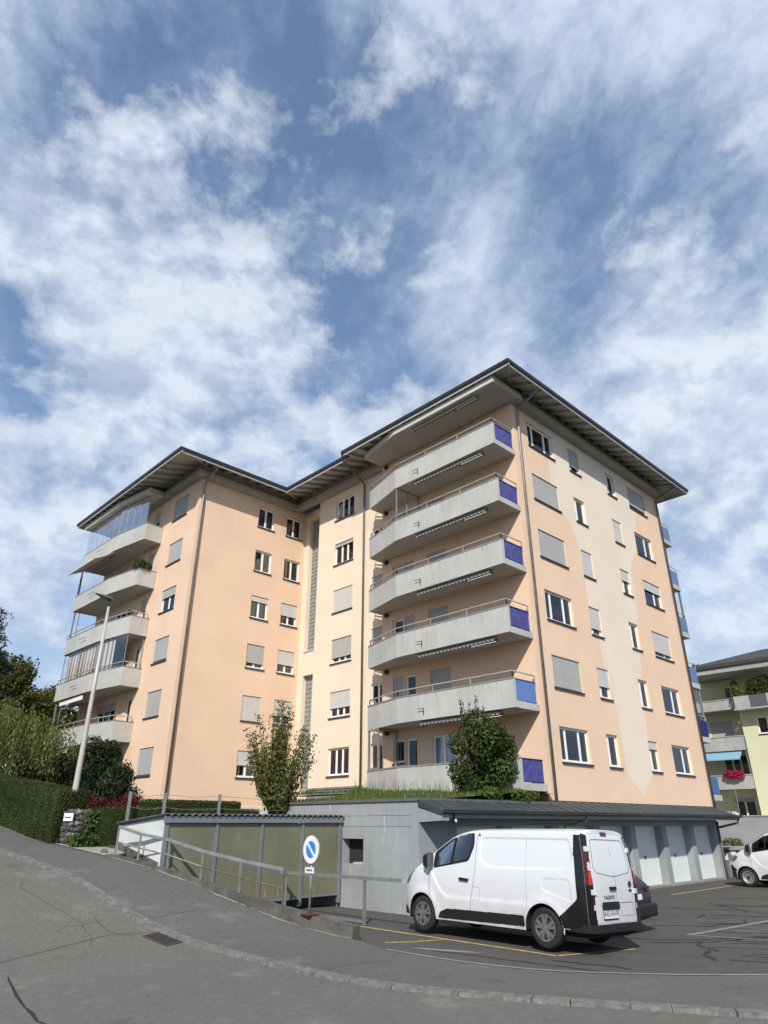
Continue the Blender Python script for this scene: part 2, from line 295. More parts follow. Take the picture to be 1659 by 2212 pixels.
def leafmat(name, stops, rough=0.55, trans=0.25):
    m, n, b = newmat(name); b.inputs['Roughness'].default_value = rough; b.inputs['Specular IOR Level'].default_value = 0.3
    a = N(n, 'ShaderNodeAttribute'); a.attribute_name = 'shade'
    c = RAMP(n, a.outputs['Fac'], stops); L(n, c, b.inputs['Base Color'])
    o = n.nodes['Material Output']; tr = N(n, 'ShaderNodeBsdfTranslucent'); L(n, c, tr.inputs[0])
    mx = N(n, 'ShaderNodeMixShader'); mx.inputs[0].default_value = trans; L(n, b.outputs[0], mx.inputs[1]); L(n, tr.outputs[0], mx.inputs[2]); L(n, mx.outputs[0], o.inputs[0])
leafmat('leaf_hedge', [(0, (0.026, 0.040, 0.009)), (0.6, (0.058, 0.082, 0.018)), (1, (0.12, 0.135, 0.032))])
leafmat('leaf_weeping', [(0, (0.032, 0.046, 0.009)), (0.5, (0.095, 0.115, 0.025)), (1, (0.25, 0.24, 0.065))])
leafmat('leaf_dark', [(0, (0.012, 0.022, 0.007)), (0.7, (0.028, 0.045, 0.013)), (1, (0.07, 0.09, 0.03))])
leafmat('leaf_autumn', [(0, (0.035, 0.045, 0.010)), (0.5, (0.10, 0.10, 0.018)), (0.8, (0.19, 0.15, 0.025)), (1, (0.28, 0.22, 0.045))])
leafmat('leaf_conifer', [(0, (0.012, 0.022, 0.012)), (1, (0.035, 0.055, 0.028))])
leafmat('leaf_red', [(0, (0.06, 0.008, 0.011)), (0.7, (0.13, 0.016, 0.019)), (1, (0.21, 0.035, 0.03))])
leafmat('leaf_prunus', [(0, (0.040, 0.06, 0.011)), (0.6, (0.10, 0.13, 0.026)), (0.9, (0.17, 0.165, 0.035)), (1, (0.24, 0.18, 0.06))])
leafmat('leaf_shrub', [(0, (0.022, 0.038, 0.008)), (0.6, (0.062, 0.09, 0.017)), (1, (0.15, 0.17, 0.035))])
leafmat('leaf_grass', [(0, (0.045, 0.08, 0.012)), (0.7, (0.11, 0.17, 0.028)), (1, (0.24, 0.22, 0.09))])
leafmat('leaf_lime', [(0, (0.07, 0.09, 0.012)), (1, (0.17, 0.19, 0.03))])
leafmat('leaf_ivy', [(0, (0.025, 0.05, 0.010)), (0.8, (0.07, 0.12, 0.025)), (1, (0.14, 0.19, 0.06))])
leafmat('petal_red', [(0, (0.30, 0.01, 0.06)), (1, (0.50, 0.03, 0.12))])
def stone_mat():
    m, n, b = newmat('field_stone'); b.inputs['Roughness'].default_value = 0.9
    oi = N(n, 'ShaderNodeObjectInfo'); P = OBJC(n)
    t = N(n, 'ShaderNodeTexNoise', i_Scale=14.0, i_Detail=5.0); L(n, P, t.inputs['Vector'])
    c = MIX(n, 1.0, RAMP(n, oi.outputs['Random'], [(0, (0.05, 0.05, 0.052)), (0.75, (0.11, 0.108, 0.105)), (1, (0.26, 0.25, 0.235))]), RAMP(n, t.outputs['Fac'], [(0.3, 0.6), (0.7, 1.3)]), 'MULTIPLY')
    L(n, c, b.inputs['Base Color'])
stone_mat()
# ------------------------------------------------------------------ mesh helpers
class MB:
    def __init__(s, f=None): s.v, s.f, s.m, s.map = [], [], [], f
    def P(s, p): return s.map(*p) if s.map else tuple(p)
    def quad(s, a, b, c, d, mi=0):
        i = len(s.v); s.v += [s.P(p) for p in (a, b, c, d)]; s.f.append((i, i + 1, i + 2, i + 3)); s.m.append(mi)
    def poly(s, pts, mi=0):
        i = len(s.v); s.v += [s.P(p) for p in pts]; s.f.append(tuple(range(i, i + len(pts)))); s.m.append(mi)
    def box(s, a, b, mi=0):
        x0, y0, z0 = [min(p, q) for p, q in zip(a, b)]; x1, y1, z1 = [max(p, q) for p, q in zip(a, b)]
        i = len(s.v); s.v += [s.P(p) for p in ((x0, y0, z0), (x1, y0, z0), (x1, y1, z0), (x0, y1, z0), (x0, y0, z1), (x1, y0, z1), (x1, y1, z1), (x0, y1, z1))]
        for f in ((0, 3, 2, 1), (4, 5, 6, 7), (0, 1, 5, 4), (1, 2, 6, 5), (2, 3, 7, 6), (3, 0, 4, 7)): s.f.append(tuple(i + k for k in f)); s.m.append(mi)
        return s
    def prism(s, pts, z0, z1, mi=0):           # plan polygon extruded upward; z0/z1 numbers or per-point lists
        n = len(pts); i = len(s.v)
        Z0 = z0 if isinstance(z0, (list, tuple)) else [z0] * n; Z1 = z1 if isinstance(z1, (list, tuple)) else [z1] * n
        s.v += [s.P((p[0], p[1], z)) for p, z in zip(pts, Z0)] + [s.P((p[0], p[1], z)) for p, z in zip(pts, Z1)]
        s.f.append(tuple(range(i + n - 1, i - 1, -1))); s.m.append(mi); s.f.append(tuple(range(i + n, i + 2 * n))); s.m.append(mi)
        for k in range(n): s.f.append((i + k, i + (k + 1) % n, i + n + (k + 1) % n, i + n + k)); s.m.append(mi)
        return s
    def bar(s, a, b, w, h, up=(0, 0, 1), mi=0):  # rectangular bar along a-b
        a, b = Vector(a), Vector(b); d = (b - a).normalized(); u = Vector(up)
        if abs(d.dot(u)) > 0.99: u = Vector((0, 1, 0))
        sx = d.cross(u).normalized() * (w / 2); sy = sx.cross(d).normalized() * (h / 2)
        i = len(s.v)
        for p in (a, b): s.v += [s.P(tuple(p + q)) for q in (-sx - sy, sx - sy, sx + sy, -sx + sy)]
        for f in ((3, 2, 1, 0), (4, 5, 6, 7), (0, 1, 5, 4), (1, 2, 6, 5), (2, 3, 7, 6), (3, 0, 4, 7)): s.f.append(tuple(i + k for k in f)); s.m.append(mi)
        return s
    def tube(s, pts, r, n=8, mi=0, cap=True):
        pts = [Vector(p) for p in pts]; rs = r if isinstance(r, (list, tuple)) else [r] * len(pts); base = len(s.v)
        for k, p in enumerate(pts):
            d = (pts[min(k + 1, len(pts) - 1)] - pts[max(k - 1, 0)]).normalized()
            u = Vector((0, 0, 1)) if abs(d.z) < 0.9 else Vector((1, 0, 0))
            a = d.cross(u).normalized(); b = d.cross(a)
            for j in range(n):
                t = 2 * math.pi * j / n; s.v.append(s.P(tuple(p + (a * math.cos(t) + b * math.sin(t)) * rs[k])))
        for k in range(len(pts) - 1):
            for j in range(n):
                q = base + k * n; s.f.append((q + j, q + (j + 1) % n, q + n + (j + 1) % n, q + n + j)); s.m.append(mi)
        if cap:
            s.f.append(tuple(base + j for j in range(n - 1, -1, -1))); s.m.append(mi)
            e = base + (len(pts) - 1) * n; s.f.append(tuple(e + j for j in range(n))); s.m.append(mi)
        return s
    def lathe(s, prof, n=32, axis='x', c=(0, 0, 0), mi=0):   # prof = [(along, radius)]
        base = len(s.v)
        for a, r in prof:
            for j in range(n):
                t = 2 * math.pi * j / n; p, q = r * math.cos(t), r * math.sin(t)
                s.v.append(s.P({'x': (c[0] + a, c[1] + p, c[2] + q), 'y': (c[0] + p, c[1] + a, c[2] + q), 'z': (c[0] + p, c[1] + q, c[2] + a)}[axis]))
        for k in range(len(prof) - 1):
            for j in range(n):
                q = base + k * n; s.f.append((q + j, q + (j + 1) % n, q + n + (j + 1) % n, q + n + j)); s.m.append(mi)
        return s
    def build(s, name, mats, parent=None, smooth=False, fix=True):
        me = bpy.data.meshes.new(name); me.from_pydata([tuple(p) for p in s.v], [], s.f)
        mats = [mats] if isinstance(mats, str) else mats
        for k in mats: me.materials.append(MATS[k])
        me.polygons.foreach_set('material_index', s.m)
        if fix:
            bm = bmesh.new(); bm.from_mesh(me); bmesh.ops.recalc_face_normals(bm, faces=bm.faces); bm.to_mesh(me); bm.free()
        if smooth: me.polygons.foreach_set('use_smooth', [True] * len(me.polygons))
        me.update(); o = bpy.data.objects.new(name, me); COL.objects.link(o)
        if parent: o.parent = parent
        return o
def empty(name, loc=(0, 0, 0)):
    o = bpy.data.objects.new(name, None); COL.objects.link(o); o.location = loc; o.empty_display_size = 0.3; return o
def root(name, label, cat, group=None):          # a thing whose parts are given in world coordinates
    return tag(empty(name), label, cat, group)
def tag(o, label, cat, group=None):
    o['label'] = label; o['category'] = cat
    if group: o['group'] = group
    return o
def struct(o): o['kind'] = 'structure'; return o
def stuff(o): o['kind'] = 'stuff'; return o
def axmap(axis, c):
    return (lambda u, d, z: (c + d, u, z)) if axis == 'x' else (lambda u, d, z: (u, c + d, z))
def share(name, me, parent, loc, rot=(0, 0, 0), sc=(1, 1, 1)):
    o = bpy.data.objects.new(name, me); COL.objects.link(o); o.parent = parent; o.location = loc; o.rotation_euler = rot; o.scale = sc; return o

# ------------------------------------------------------------------ ground heights
HY = [(-60, 0), (11, 0), (12.5, 0.13), (13.5, 0.31), (14.2, 0.47), (15.6, 0.79), (16.5, 1.02), (18.8, 1.38), (21.2, 1.68), (23.4, 2.12), (30, 3.1), (60, 5.5), (400, 9)]
def h(y):
    for (a, za), (b, zb) in zip(HY, HY[1:]):
        if y <= b:
            t = (y - a) / (b - a); return za + (zb - za) * t
    return HY[-1][1]
def hs(y): return (h(y - 0.6) + h(y - 0.3) + h(y) + h(y + 0.3) + h(y + 0.6)) / 5
def lot_z(x): return -0.025 * max(0, min(x - 12.1, 4.0)) - 0.002 * max(0, x - 16.1)
KERB = [(13.2, -1.5), (11.9, 1.3), (10.9, 3.1), (10.38, 3.94), (9.71, 5.17), (9.11, 6.16), (8.55, 7.33), (8.15, 8.41), (7.97, 9.63), (7.87, 11.25), (7.5, 12.5), (7.0, 14.2), (6.62, 16.9), (5.97, 20.0), (5.0, 24.0), (3.4, 30.0), (0.0, 42.0), (-6, 60.0)]
INNER = [(16.0, 0.6), (14.6, 2.6), (13.5, 4.0), (12.83, 4.76), (11.79, 5.81), (10.74, 7.22), (10.28, 8.6), (10.18, 10.3), (10.3, 11.6), (9.72, 13.55), (9.1, 15.65), (8.76, 16.8), (8.16, 18.8), (7.45, 21.2), (6.82, 23.4), (5.3, 28.5), (2.5, 40), (-3.5, 60)]
def dense(path, n=12):
    """Catmull-Rom resample"""
    P = [np.array(p, float) for p in path]; out = []
    for i in range(len(P) - 1):
        p0, p1, p2, p3 = P[max(i - 1, 0)], P[i], P[i + 1], P[min(i + 2, len(P) - 1)]
        for k in range(n):
            t = k / n; out.append(0.5 * (2 * p1 + (p2 - p0) * t + (2 * p0 - 5 * p1 + 4 * p2 - p3) * t * t + (3 * p1 - p0 - 3 * p2 + p3) * t ** 3))
    out.append(P[-1]); return [tuple(p) for p in out]
kerb_d = dense(KERB); inner_d = dense(INNER)
def strip(mb, A, B, za, zb, n=1, mi=0):
    m = min(len(A), len(B))
    for i in range(m - 1):
        for k in range(n):
            t0, t1 = k / n, (k + 1) / n
            def q(j, t): 
                x = A[j][0] + (B[j][0] - A[j][0]) * t; y = A[j][1] + (B[j][1] - A[j][1]) * t
                return (x, y, za(x, y) * (1 - t) + zb(x, y) * t)
            mb.quad(q(i, t0), q(i, t1), q(i + 1, t1), q(i + 1, t0), mi)
# big sheet under everything
g = MB(); S_ = 3000
g.quad((-S_, -S_, -1.0), (S_, -S_, -1.0), (S_, S_, -1.0), (-S_, S_, -1.0)); struct(g.build('ground', 'soil_ground'))
# pavement between the kerb and the property line
m = min(len(kerb_d), len(inner_d))
mb = MB(); strip(mb, kerb_d, inner_d, lambda x, y: hs(y), lambda x, y: hs(y), 6); struct(mb.build('pavement', 'asphalt_walk', smooth=True))
# road: from the kerb to far side
far_d = [(x - 26 - 0.15 * max(0, 12 - y), y - 9) for x, y in kerb_d]
mb = MB(); strip(mb, far_d, [(x + 0.02, y) for x, y in kerb_d], lambda x, y: hs(y) - 0.035, lambda x, y: hs(y) - 0.035, 40); struct(mb.build('road', 'asphalt_road', smooth=True))
# kerb stones
kerb = empty('kerb'); struct(kerb)
def along(path, step):
    P = [Vector((p[0], p[1])) for p in path]; out = [P[0].copy()]; acc = 0
    for a, b in zip(P, P[1:]):
        l = (b - a).length; d = step - acc
        while d <= l: out.append(a + (b - a) * (d / l)); d += step
        acc = (acc + l) % step
    return out
kp = along(kerb_d, 0.25)
i = 0
while i < len(kp) - 5:
    if kp[i].y > 48: break
    n = random.choice([2, 3, 3, 4]); a, b = kp[i], kp[i + n]; i += n
    d = (b - a).normalized(); nn = Vector((-d.y, d.x)); w = 0.115; gq = 0.006
    a2, b2 = a + d * gq, b - d * gq
    za, zb = hs(a.y) + 0.012 + random.uniform(-.004, .004), hs(b.y) + 0.012 + random.uniform(-.004, .004)
    mb = MB(); pts = [a2 - nn * w, b2 - nn * w, b2 + nn * w, a2 + nn * w]
    mb.prism([(p.x, p.y) for p in pts], [za - 0.2, zb - 0.2, zb - 0.2, za - 0.2], [za, zb, zb, za])
    ko = mb.build('kerb_stone', 'kerb_granite', kerb)
# parking lot
lot = MB(); edge = [p for p in inner_d if p[1] < 11.8]
nl = 30
for (x0, y0), (x1, y1) in zip(edge, edge[1:]):
    for k in range(nl):
        t0, t1 = (k / nl) ** 2, ((k + 1) / nl) ** 2
        def q(x, y, t):
            X = x + (70 - x) * t; return (X, y, -0.006 + lot_z(X) * 1.0 if t > 0 else -0.006)
        lot.quad(q(x0, y0, t0), q(x0, y0, t1), q(x1, y1, t1), q(x1, y1, t0))
xl = [10.3, 10.8, 11.5, 12.1, 13, 14.2, 16.1, 20, 26, 32, 40, 70]
yl = [edge[-1][1], 12.2, 13.0, 14.0, 15.0, 17.6]
for a, b in zip(xl, xl[1:]):
    for c, d in zip(yl, yl[1:]): lot.quad(*[(x, y, -0.006 + lot_z(x)) for x, y in ((a, c), (b, c), (b, d), (a, d))])
# the corner between the retaining kerb and the lot
lot.poly([(10.3, 11.6, -0.006), (10.3, 17.6, -0.006), (8.7, 17.6, -0.006), (8.8, 16.8, -0.006)])
lot_o = struct(lot.build('parking_lot', 'asphalt_lot'))
def ribbon(pts, w, zoff, name, material, parent, zf):
    mb = MB(); P = [Vector((p[0], p[1])) for p in pts]; vs = []
    for k, p in enumerate(P):
        d = (P[min(k + 1, len(P) - 1)] - P[max(k - 1, 0)]).normalized(); nn = Vector((-d.y, d.x)); ww = w[k] if isinstance(w, list) else w
        vs.append((p - nn * ww / 2, p + nn * ww / 2))
    for (a, b), (c, d) in zip(vs, vs[1:]): mb.quad(*[(q.x, q.y, zf(q.x, q.y) + zoff) for q in (a, b, d, c)])
    return mb.build(name, material, parent)
zlot = lambda x, y: -0.006 + lot_z(x)
# painted bay and lines
def seg(a, b, n=12): return [(a[0] + (b[0] - a[0]) * k / n, a[1] + (b[1] - a[1]) * k / n) for k in range(n + 1)]
for a, b, w, mm in [((11.93, 13.2), (11.94, 7.95), 0.09, 'yellow_paint'), ((11.94, 7.95), (13.9, 7.5), 0.09, 'yellow_paint'), ((13.9, 7.5), (13.75, 12.4), 0.09, 'yellow_paint'),
                    ((10.72, 11.1), (11.88, 10.55), 0.16, 'yellow_worn'), ((10.95, 10.88), (11.9, 10.47), 0.05, 'yellow_paint'),
                    ((25.6, 12.2), (31.2, 12.25), 0.10, 'yellow_paint'), ((16.6, 12.2), (20.4, 12.2), 0.10, 'yellow_paint'), ((19.9, 12.15), (20.6, 10.2), 0.09, 'yellow_paint')]:
    ribbon(seg(a, b, 20), w, 0.005, 'painted_line', mm, lot_o, zlot)
for a, b, w in [((16.8, 7.75), (20.9, 7.35), 0.14), ((16.85, 7.75), (17.4, 6.0), 0.09), ((17.4, 6.0), (18.2, 3.5), 0.09)]:
    ribbon(seg(a, b, 20), w, 0.005, 'channel_strip', 'pale_paint', lot_o, zlot)
ribbon([(x + 0.02, y) for x, y in inner_d if 0.7 < y < 10.6], 0.09, 0.012, 'edging_strip', 'pale_paint', lot_o, lambda x, y: -0.004)
ribbon([(10.72, 10.35), (10.8, 10.1), (10.95, 9.7), (11.1, 9.35), (11.2, 9.1)], [0.04, 0.14, 0.2, 0.16, 0.04], 0.004, 'patch', 'pale_paint', lot_o, zlot)
def crack(x, y, ang, ln, w, zoff, name, material, parent, zf, wob=0.35):
    pts = [(x, y)]; a = ang; ws = [w * 0.4]
    for k in range(int(ln / 0.14)):
        a += random.uniform(-wob, wob) * 1.6 - (a - ang) * 0.45
        x += math.cos(a) * 0.14; y += math.sin(a) * 0.14; pts.append((x, y)); ws.append(w * random.uniform(0.5, 1.3))
    ws[-1] = w * 0.2
    return ribbon(pts, ws, zoff, name, material, parent, zf)
for k in range(70):
    x, y = random.uniform(13.5, 26), random.uniform(4.2, 11.0)
    if x < 15 and 7.2 < y < 12.5: continue
    crack(x, y, random.choice([R(-52), R(-42), R(-35), R(30), R(-60)]) + random.uniform(-.25, .25), random.uniform(1.0, 3.8), random.uniform(0.05, 0.12), 0.004, 'crack', 'tar_crack', lot_o, zlot)
crack(10.75, 9.9, R(-78), 4.4, 0.06, 0.004, 'crack', 'tar_crack', lot_o, zlot, 0.12); crack(11.5, 7.8, R(-95), 1.5, 0.06, 0.004, 'crack', 'tar_crack', lot_o, zlot)
road_o = bpy.data.objects['road']; zroad = lambda x, y: hs(y) - 0.035
ribbon([(4.16, 12.3), (4.12, 12.1), (4.0, 11.3), (3.93, 10.79), (3.9, 10.4), (3.82, 10.0), (3.87, 9.58), (3.85, 9.24), (3.94, 8.87), (4.1, 8.4), (4.3, 7.9)], [.01, .03, .05, .03, .055, .035, .04, .035, .03, .04, .03], 0.004, 'crack', 'tar_crack', road_o, zroad)
ribbon([(2.0, 11.9), (4.4, 13.0), (6.2, 13.6), (7.0, 13.5)], 0.018, 0.004, 'crack', 'fine_crack', road_o, zroad)
for a in ((5.3, 14.0, R(20), 1.2), (6.3, 14.6, R(-75), 1.5), (5.6, 17.0, R(-72), 4.2), (3.0, 15.2, R(8), 2.0)):
    crack(*a, 0.018, 0.004, 'crack', 'fine_crack', road_o, zroad)
pav_o = bpy.data.objects['pavement']
for a in ((7.0, 14.0, R(30), 1.6), (8.3, 10.0, R(-40), 1.4)):
    crack(*a, 0.016, 0.005, 'crack', 'fine_crack', pav_o, lambda x, y: hs(y))
# drain grate
gr = root('drain_grate', 'rusty iron drain grate set in the road against the kerb', 'drain grate')
gx, gy = 7.0, 13.1; gd = Vector((-0.28, 0.96)).normalized(); gn = Vector((-gd.y, gd.x))
def gp(u, v): q = Vector((gx, gy)) + gd * u + gn * v; return (q.x, q.y)
def gbox(mb, u0, v0, u1, v1, z0, z1):
    pts = [gp(u0, v0), gp(u1, v0), gp(u1, v1), gp(u0, v1)]; mb.prism(pts, [hs(p[1]) - 0.035 + z0 for p in pts], [hs(p[1]) - 0.035 + z1 for p in pts])
mb = MB(); gbox(mb, -.33, -.2, .33, -.16, 0, .012); gbox(mb, -.33, .16, .33, .2, 0, .012); gbox(mb, -.33, -.16, -.29, .16, 0, .012); gbox(mb, .29, -.16, .33, .16, 0, .012)
mb.build('frame', 'grate_iron', gr)
mb = MB(); gbox(mb, -.29, -.16, .29, .16, 0.0, .003); mb.build('pit', 'wheel_arch', gr)
for k in range(7):
    mb = MB(); u = -.25 + k * .083; gbox(mb, u - .02, -.16, u + .02, .16, .003, .010); mb.build('bar', 'grate_iron', gr)
# ------------------------------------------------------------------ apartment building
FH = 2.717
B = root('apartment_building', 'six storey peach apartment block with grey concrete balconies and dark overhanging roof', 'building')
def wall(name, axis, c, u0, u1, z0, z1, holes, material, depth=0.18, parent=B):
    us = sorted({u0, u1, *[q for hh in holes for q in hh[:2]]}); zs = sorted({z0, z1, *[q for hh in holes for q in hh[2:]]})
    mb = MB(axmap(axis, c))
    for a, b in zip(us, us[1:]):
        for p, q in zip(zs, zs[1:]):
            cu_, cz = (a + b) / 2, (p + q) / 2
            if any(hh[0] < cu_ < hh[1] and hh[2] < cz < hh[3] for hh in holes): continue
            mb.quad((a, 0, p), (b, 0, p), (b, 0, q), (a, 0, q))
    for a, b, p, q in holes:
        mb.quad((a, 0, p), (a, depth, p), (a, depth, q), (a, 0, q)); mb.quad((b, 0, p), (b, depth, p), (b, depth, q), (b, 0, q))
        mb.quad((a, 0, q), (b, 0, q), (b, depth, q), (a, depth, q)); mb.quad((a, 0, p), (b, 0, p), (b, depth, p), (a, depth, p))
    return mb.build(name, material, parent)
def wavy(axis, c, u0, u1, z0, z1, d, amp, wl, material, name, parent):
    mb = MB(axmap(axis, c)); n = max(6, int((u1 - u0) / wl * 6)); pr = None
    for k in range(n + 1):
        u = u0 + (u1 - u0) * k / n; dd = d + amp * math.sin(u / wl * 2 * math.pi) + random.uniform(-.3, .3) * amp
        cur = ((u, dd, z0), (u, dd, z1))
        if pr: mb.quad(pr[0], cur[0], cur[1], pr[1])
        pr = cur
    return mb.build(name, material, parent, smooth=True, fix=False)
def window(parent, axis, c, u0, u1, z0, z1, panes=(1, 1), blind=0.0, bmat='shutter_grey', curtain=None, sill=True, tilt=None, frame='window_white', name='window', rd=0.10):
    """panes: relative widths; the window is a frame mesh with panes, shutter, sill and curtains below it"""
    f = axmap(axis, c); mb = MB(f); w = 0.085; g0, g1 = rd, rd + 0.07
    mb.box((u0, g0, z0), (u1, g1, z0 + w + 0.02)); mb.box((u0, g0, z1 - w), (u1, g1, z1))
    mb.box((u0, g0, z0 + w + .02), (u0 + w, g1, z1 - w)); mb.box((u1 - w, g0, z0 + w + .02), (u1, g1, z1 - w))
    tot = sum(panes); x = u0 + w; cells = []
    inner = (u1 - u0) - 2 * w
    for k, p in enumerate(panes):
        e = x + inner * p / tot; a, b = x + (0.06 if k else 0), e - (0.06 if k < len(panes) - 1 else 0)
        if k < len(panes) - 1: mb.box((e - 0.06, g0 + 0.005, z0 + w + .02), (e + 0.06, g1 - 0.005, z1 - w))
        cells.append((a, b)); x = e
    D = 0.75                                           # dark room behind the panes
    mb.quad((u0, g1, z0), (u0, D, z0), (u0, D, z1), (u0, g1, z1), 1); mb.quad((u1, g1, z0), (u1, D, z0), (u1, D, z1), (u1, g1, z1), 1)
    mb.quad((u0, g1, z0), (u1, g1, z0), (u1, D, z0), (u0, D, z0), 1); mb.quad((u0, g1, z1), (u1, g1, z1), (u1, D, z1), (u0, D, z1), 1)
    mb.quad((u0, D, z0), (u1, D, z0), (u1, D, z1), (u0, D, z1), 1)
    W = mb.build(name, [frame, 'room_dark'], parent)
    zb = z1 - blind * (z1 - z0)
    for k, (a, b) in enumerate(cells):
        if blind > 0.93: break
        pm = MB(f)
        if tilt == k: pm.quad((a, g0 - 0.0, z0 + w + .02), (b, g0 - 0.0, z0 + w + .02), (b, g0 + .14, z1 - w), (a, g0 + .14, z1 - w))
        else: pm.box((a, g0 + .025, z0 + w + .02), (b, g0 + .035, z1 - w))
        pm.build('pane', 'window_glass', W)
        if curtain and k in curtain:
            cm = curtain[k]; aa, bb = (a, b) if len(cm) < 3 else (a + (b - a) * cm[1], a + (b - a) * cm[2])
            wavy(axis, c, aa, bb, z0 + .05, z1 - .02, 0.32, 0.018, 0.11, cm[0], 'curtain', W)
    if blind > 0:
        sm = MB(f); sm.box((u0 + .01, 0.045, zb), (u1 - .01, 0.062, z1 - .002)); sm.box((u0 + .01, 0.035, zb - .035), (u1 - .01, 0.068, zb), 0); sm.build('roller_shutter', bmat, W)
    if sill:
        sm = MB(f); sm.box((u0 - .05, -0.07, z0 - .055), (u1 + .05, -0.003, z0 - .005)); sm.box((u0 + .003, -0.003, z0 - .03), (u1 - .003, g0, z0 + .012)); sm.build('sill', 'sill_dark', W)
        if parent is B and random.random() < .8:            # rain runs below the sill ends
            for uu in (u0 - .04, u1 + .02, random.uniform(u0, u1))[:random.choice([1, 2, 3])]:
                st = MB(f); ll = random.uniform(.15, .6); ww = random.uniform(.015, .04); st.poly([(uu, -.002, z0 - .06), (uu + ww, -.002, z0 - .06), (uu + ww * .8, -.002, z0 - .06 - ll * .6), (uu + ww * .4, -.002, z0 - .06 - ll)]); st.build('rain_streak', 'stain_stucco', W, fix=False)
    return W
def zwin(n): return (4.19 + FH * (n - 1), 5.46 + FH * (n - 1))

# right facade (plane Y = 14.2)
cols = [(22.85, 24.92), (26.3, 27.25), (29.95, 30.85), (32.3, 34.25)]
holes = [(a, b, *zwin(n)) for n in range(1, 7) for a, b in cols]
wall('wall', 'y', 14.2, 21.7, 35.9, 2.6, 19.62, holes, 'banded_stucco')
G, Pa = 'shutter_grey', 'shutter_pale'; CW, CB = ('curtain_white',), ('curtain_brown',)
spec1 = {1: (0, None), 2: (0.93, G), 3: (0, None), 4: (1.0, G), 5: (0.90, G), 6: (0, None)}
spec2 = {1: (0, None), 2: (0.58, Pa), 3: (0.74, Pa), 4: (1.0, Pa), 5: (0, None), 6: (0.72, G)}
spec3 = {1: (0.24, Pa), 2: (0, None), 3: (0, None), 4: (0.42, Pa), 5: (0.97, Pa), 6: (0, None)}
spec4 = {1: (0, None), 2: (0, None), 3: (0.78, Pa), 4: (0.36, Pa), 5: (0, None), 6: (0.80, G)}
for n in range(1, 7):
    z0, z1 = zwin(n)
    for k, sp in enumerate((spec1, spec2, spec3, spec4)):
        bl, bm_ = sp[n]
        cur = {0: {0: ('curtain_white', 0, .35), 2: CW} if n in (1,) else None, 1: {0: CW, 1: CW}, 2: {0: ('curtain_white', 0.3, 1.0), 1: CW}, 3: {0: CW, 1: ('curtain_white', 0.4, 1)} if n in (1, 2, 5) else None}[k]
        window(B, 'y', 14.2, *cols[k], z0, z1, [(0.85, 2, 1.05), (0.35, 1), (0.5, 1), (2, 1.1)][k] if k != 3 else (1.9, 1), bl, bm_ or G, cur)
# recessed balcony wall (plane X = 21.7)
lh = []
for n in range(1, 7):
    z0, z1 = zwin(n); lh += [(21.25, 21.93, z0 + .3, z1), (20.5, 21.15, z0 - 0.85, z1), (18.45, 19.62, z0 - 0.85, z1)]
wall('wall', 'x', 21.7, 14.2, 22.65, 2.6, 19.62, lh, 'peach_stucco')
mb = MB(); mb.quad((21.7, 22.65, 2.6), (22.0, 22.65, 2.6), (22.0, 22.65, 19.62), (21.7, 22.65, 19.62)); mb.build('wall', 'peach_stucco', B)
lspec = {1: (0, 0, 0), 2: (0.85, 0, .96), 3: (0, 1, 1), 4: (1, 1, 1), 5: (.5, .6, .4), 6: (.5, .5, .5)}
for n in range(1, 7):
    z0, z1 = zwin(n); s_ = lspec[n]
    window(B, 'x', 21.7, 21.25, 21.93, z0 + .3, z1, (1,), s_[0], G, {0: ('curtain_white', .3, .8)} if n == 1 else None, sill=(n == 1))
    window(B, 'x', 21.7, 20.5, 21.15, z0 - .85, z1, (1,), s_[1] * .62, G, {0: ('curtain_white', 0, .4)} if n == 2 else None, sill=False, name='balcony_door')
    window(B, 'x', 21.7, 18.45, 19.62, z0 - .85, z1, (1, 1), s_[2] * .62, G, None, sill=False, name='balcony_door')
    for (yy, zz_) in ((22.3, z1 + .33),):
        q = MB(); q.box((21.58, yy - .09, zz_ - .1), (21.69, yy + .09, zz_ + .06)); q.build('wall_lamp', 'black_plastic', B)
# middle part (plane X = 22.0) and stair part (X = 22.6)
mh = [(25.25, 26.82, *zwin(n)) for n in range(1, 7)] + [(22.75, 23.75, *zwin(n)) for n in range(1, 7)]
wall('wall', 'x', 22.0, 22.65, 28.3, 2.6, 19.62, mh, 'sunlit_cream_stucco')
mspec = {1: (0, 0, {0: CB, 1: CB, 2: CB}), 2: (.62, Pa, {0: ('curtain_white', .5, 1), 1: CW, 2: CW}), 3: (.76, G, None), 4: (1, Pa, None), 5: (.14, G, {0: ('curtain_white', 0, .5), 1: CW, 2: ('curtain_white', .6, 1)}), 6: (0, 0, None)}
for n in range(1, 7):
    z0, z1 = zwin(n); bl, bm_, cu_ = mspec[n]
    window(B, 'x', 22.0, 25.25, 26.82, z0, z1, (1, 1, 1), bl, bm_ or G, cu_, tilt=2 if n == 6 else None)
    window(B, 'x', 22.0, 22.75, 23.75, z0, z1, (1.2, 1), {1: 0, 2: 0, 3: .72, 4: 1, 5: 0, 6: 0}[n], G, {0: CB, 1: CB} if n < 3 else None)
mb = MB(); mb.quad((22.0, 28.3, 2.6), (22.6, 28.3, 2.6), (22.6, 28.3, 19.62), (22.0, 28.3, 19.62)); mb.build('wall', 'sunlit_cream_stucco', B)
gb = [(29.0, 29.98, 3.55, 9.55), (29.0, 29.98, 10.9, 19.02)]
wall('wall', 'x', 22.6, 28.3, 30.45, 2.6, 19.62, gb, 'sunlit_cream_stucco', 0.32)
bme = MB(); bs = 0.105
for d0, s0, d1, s1 in ((0.0, 0.082, 0.02, 0.105),):
    bme.prism([(-s1, -s1), (s1, -s1), (s1, s1), (-s1, s1)], 0, 0.06); 
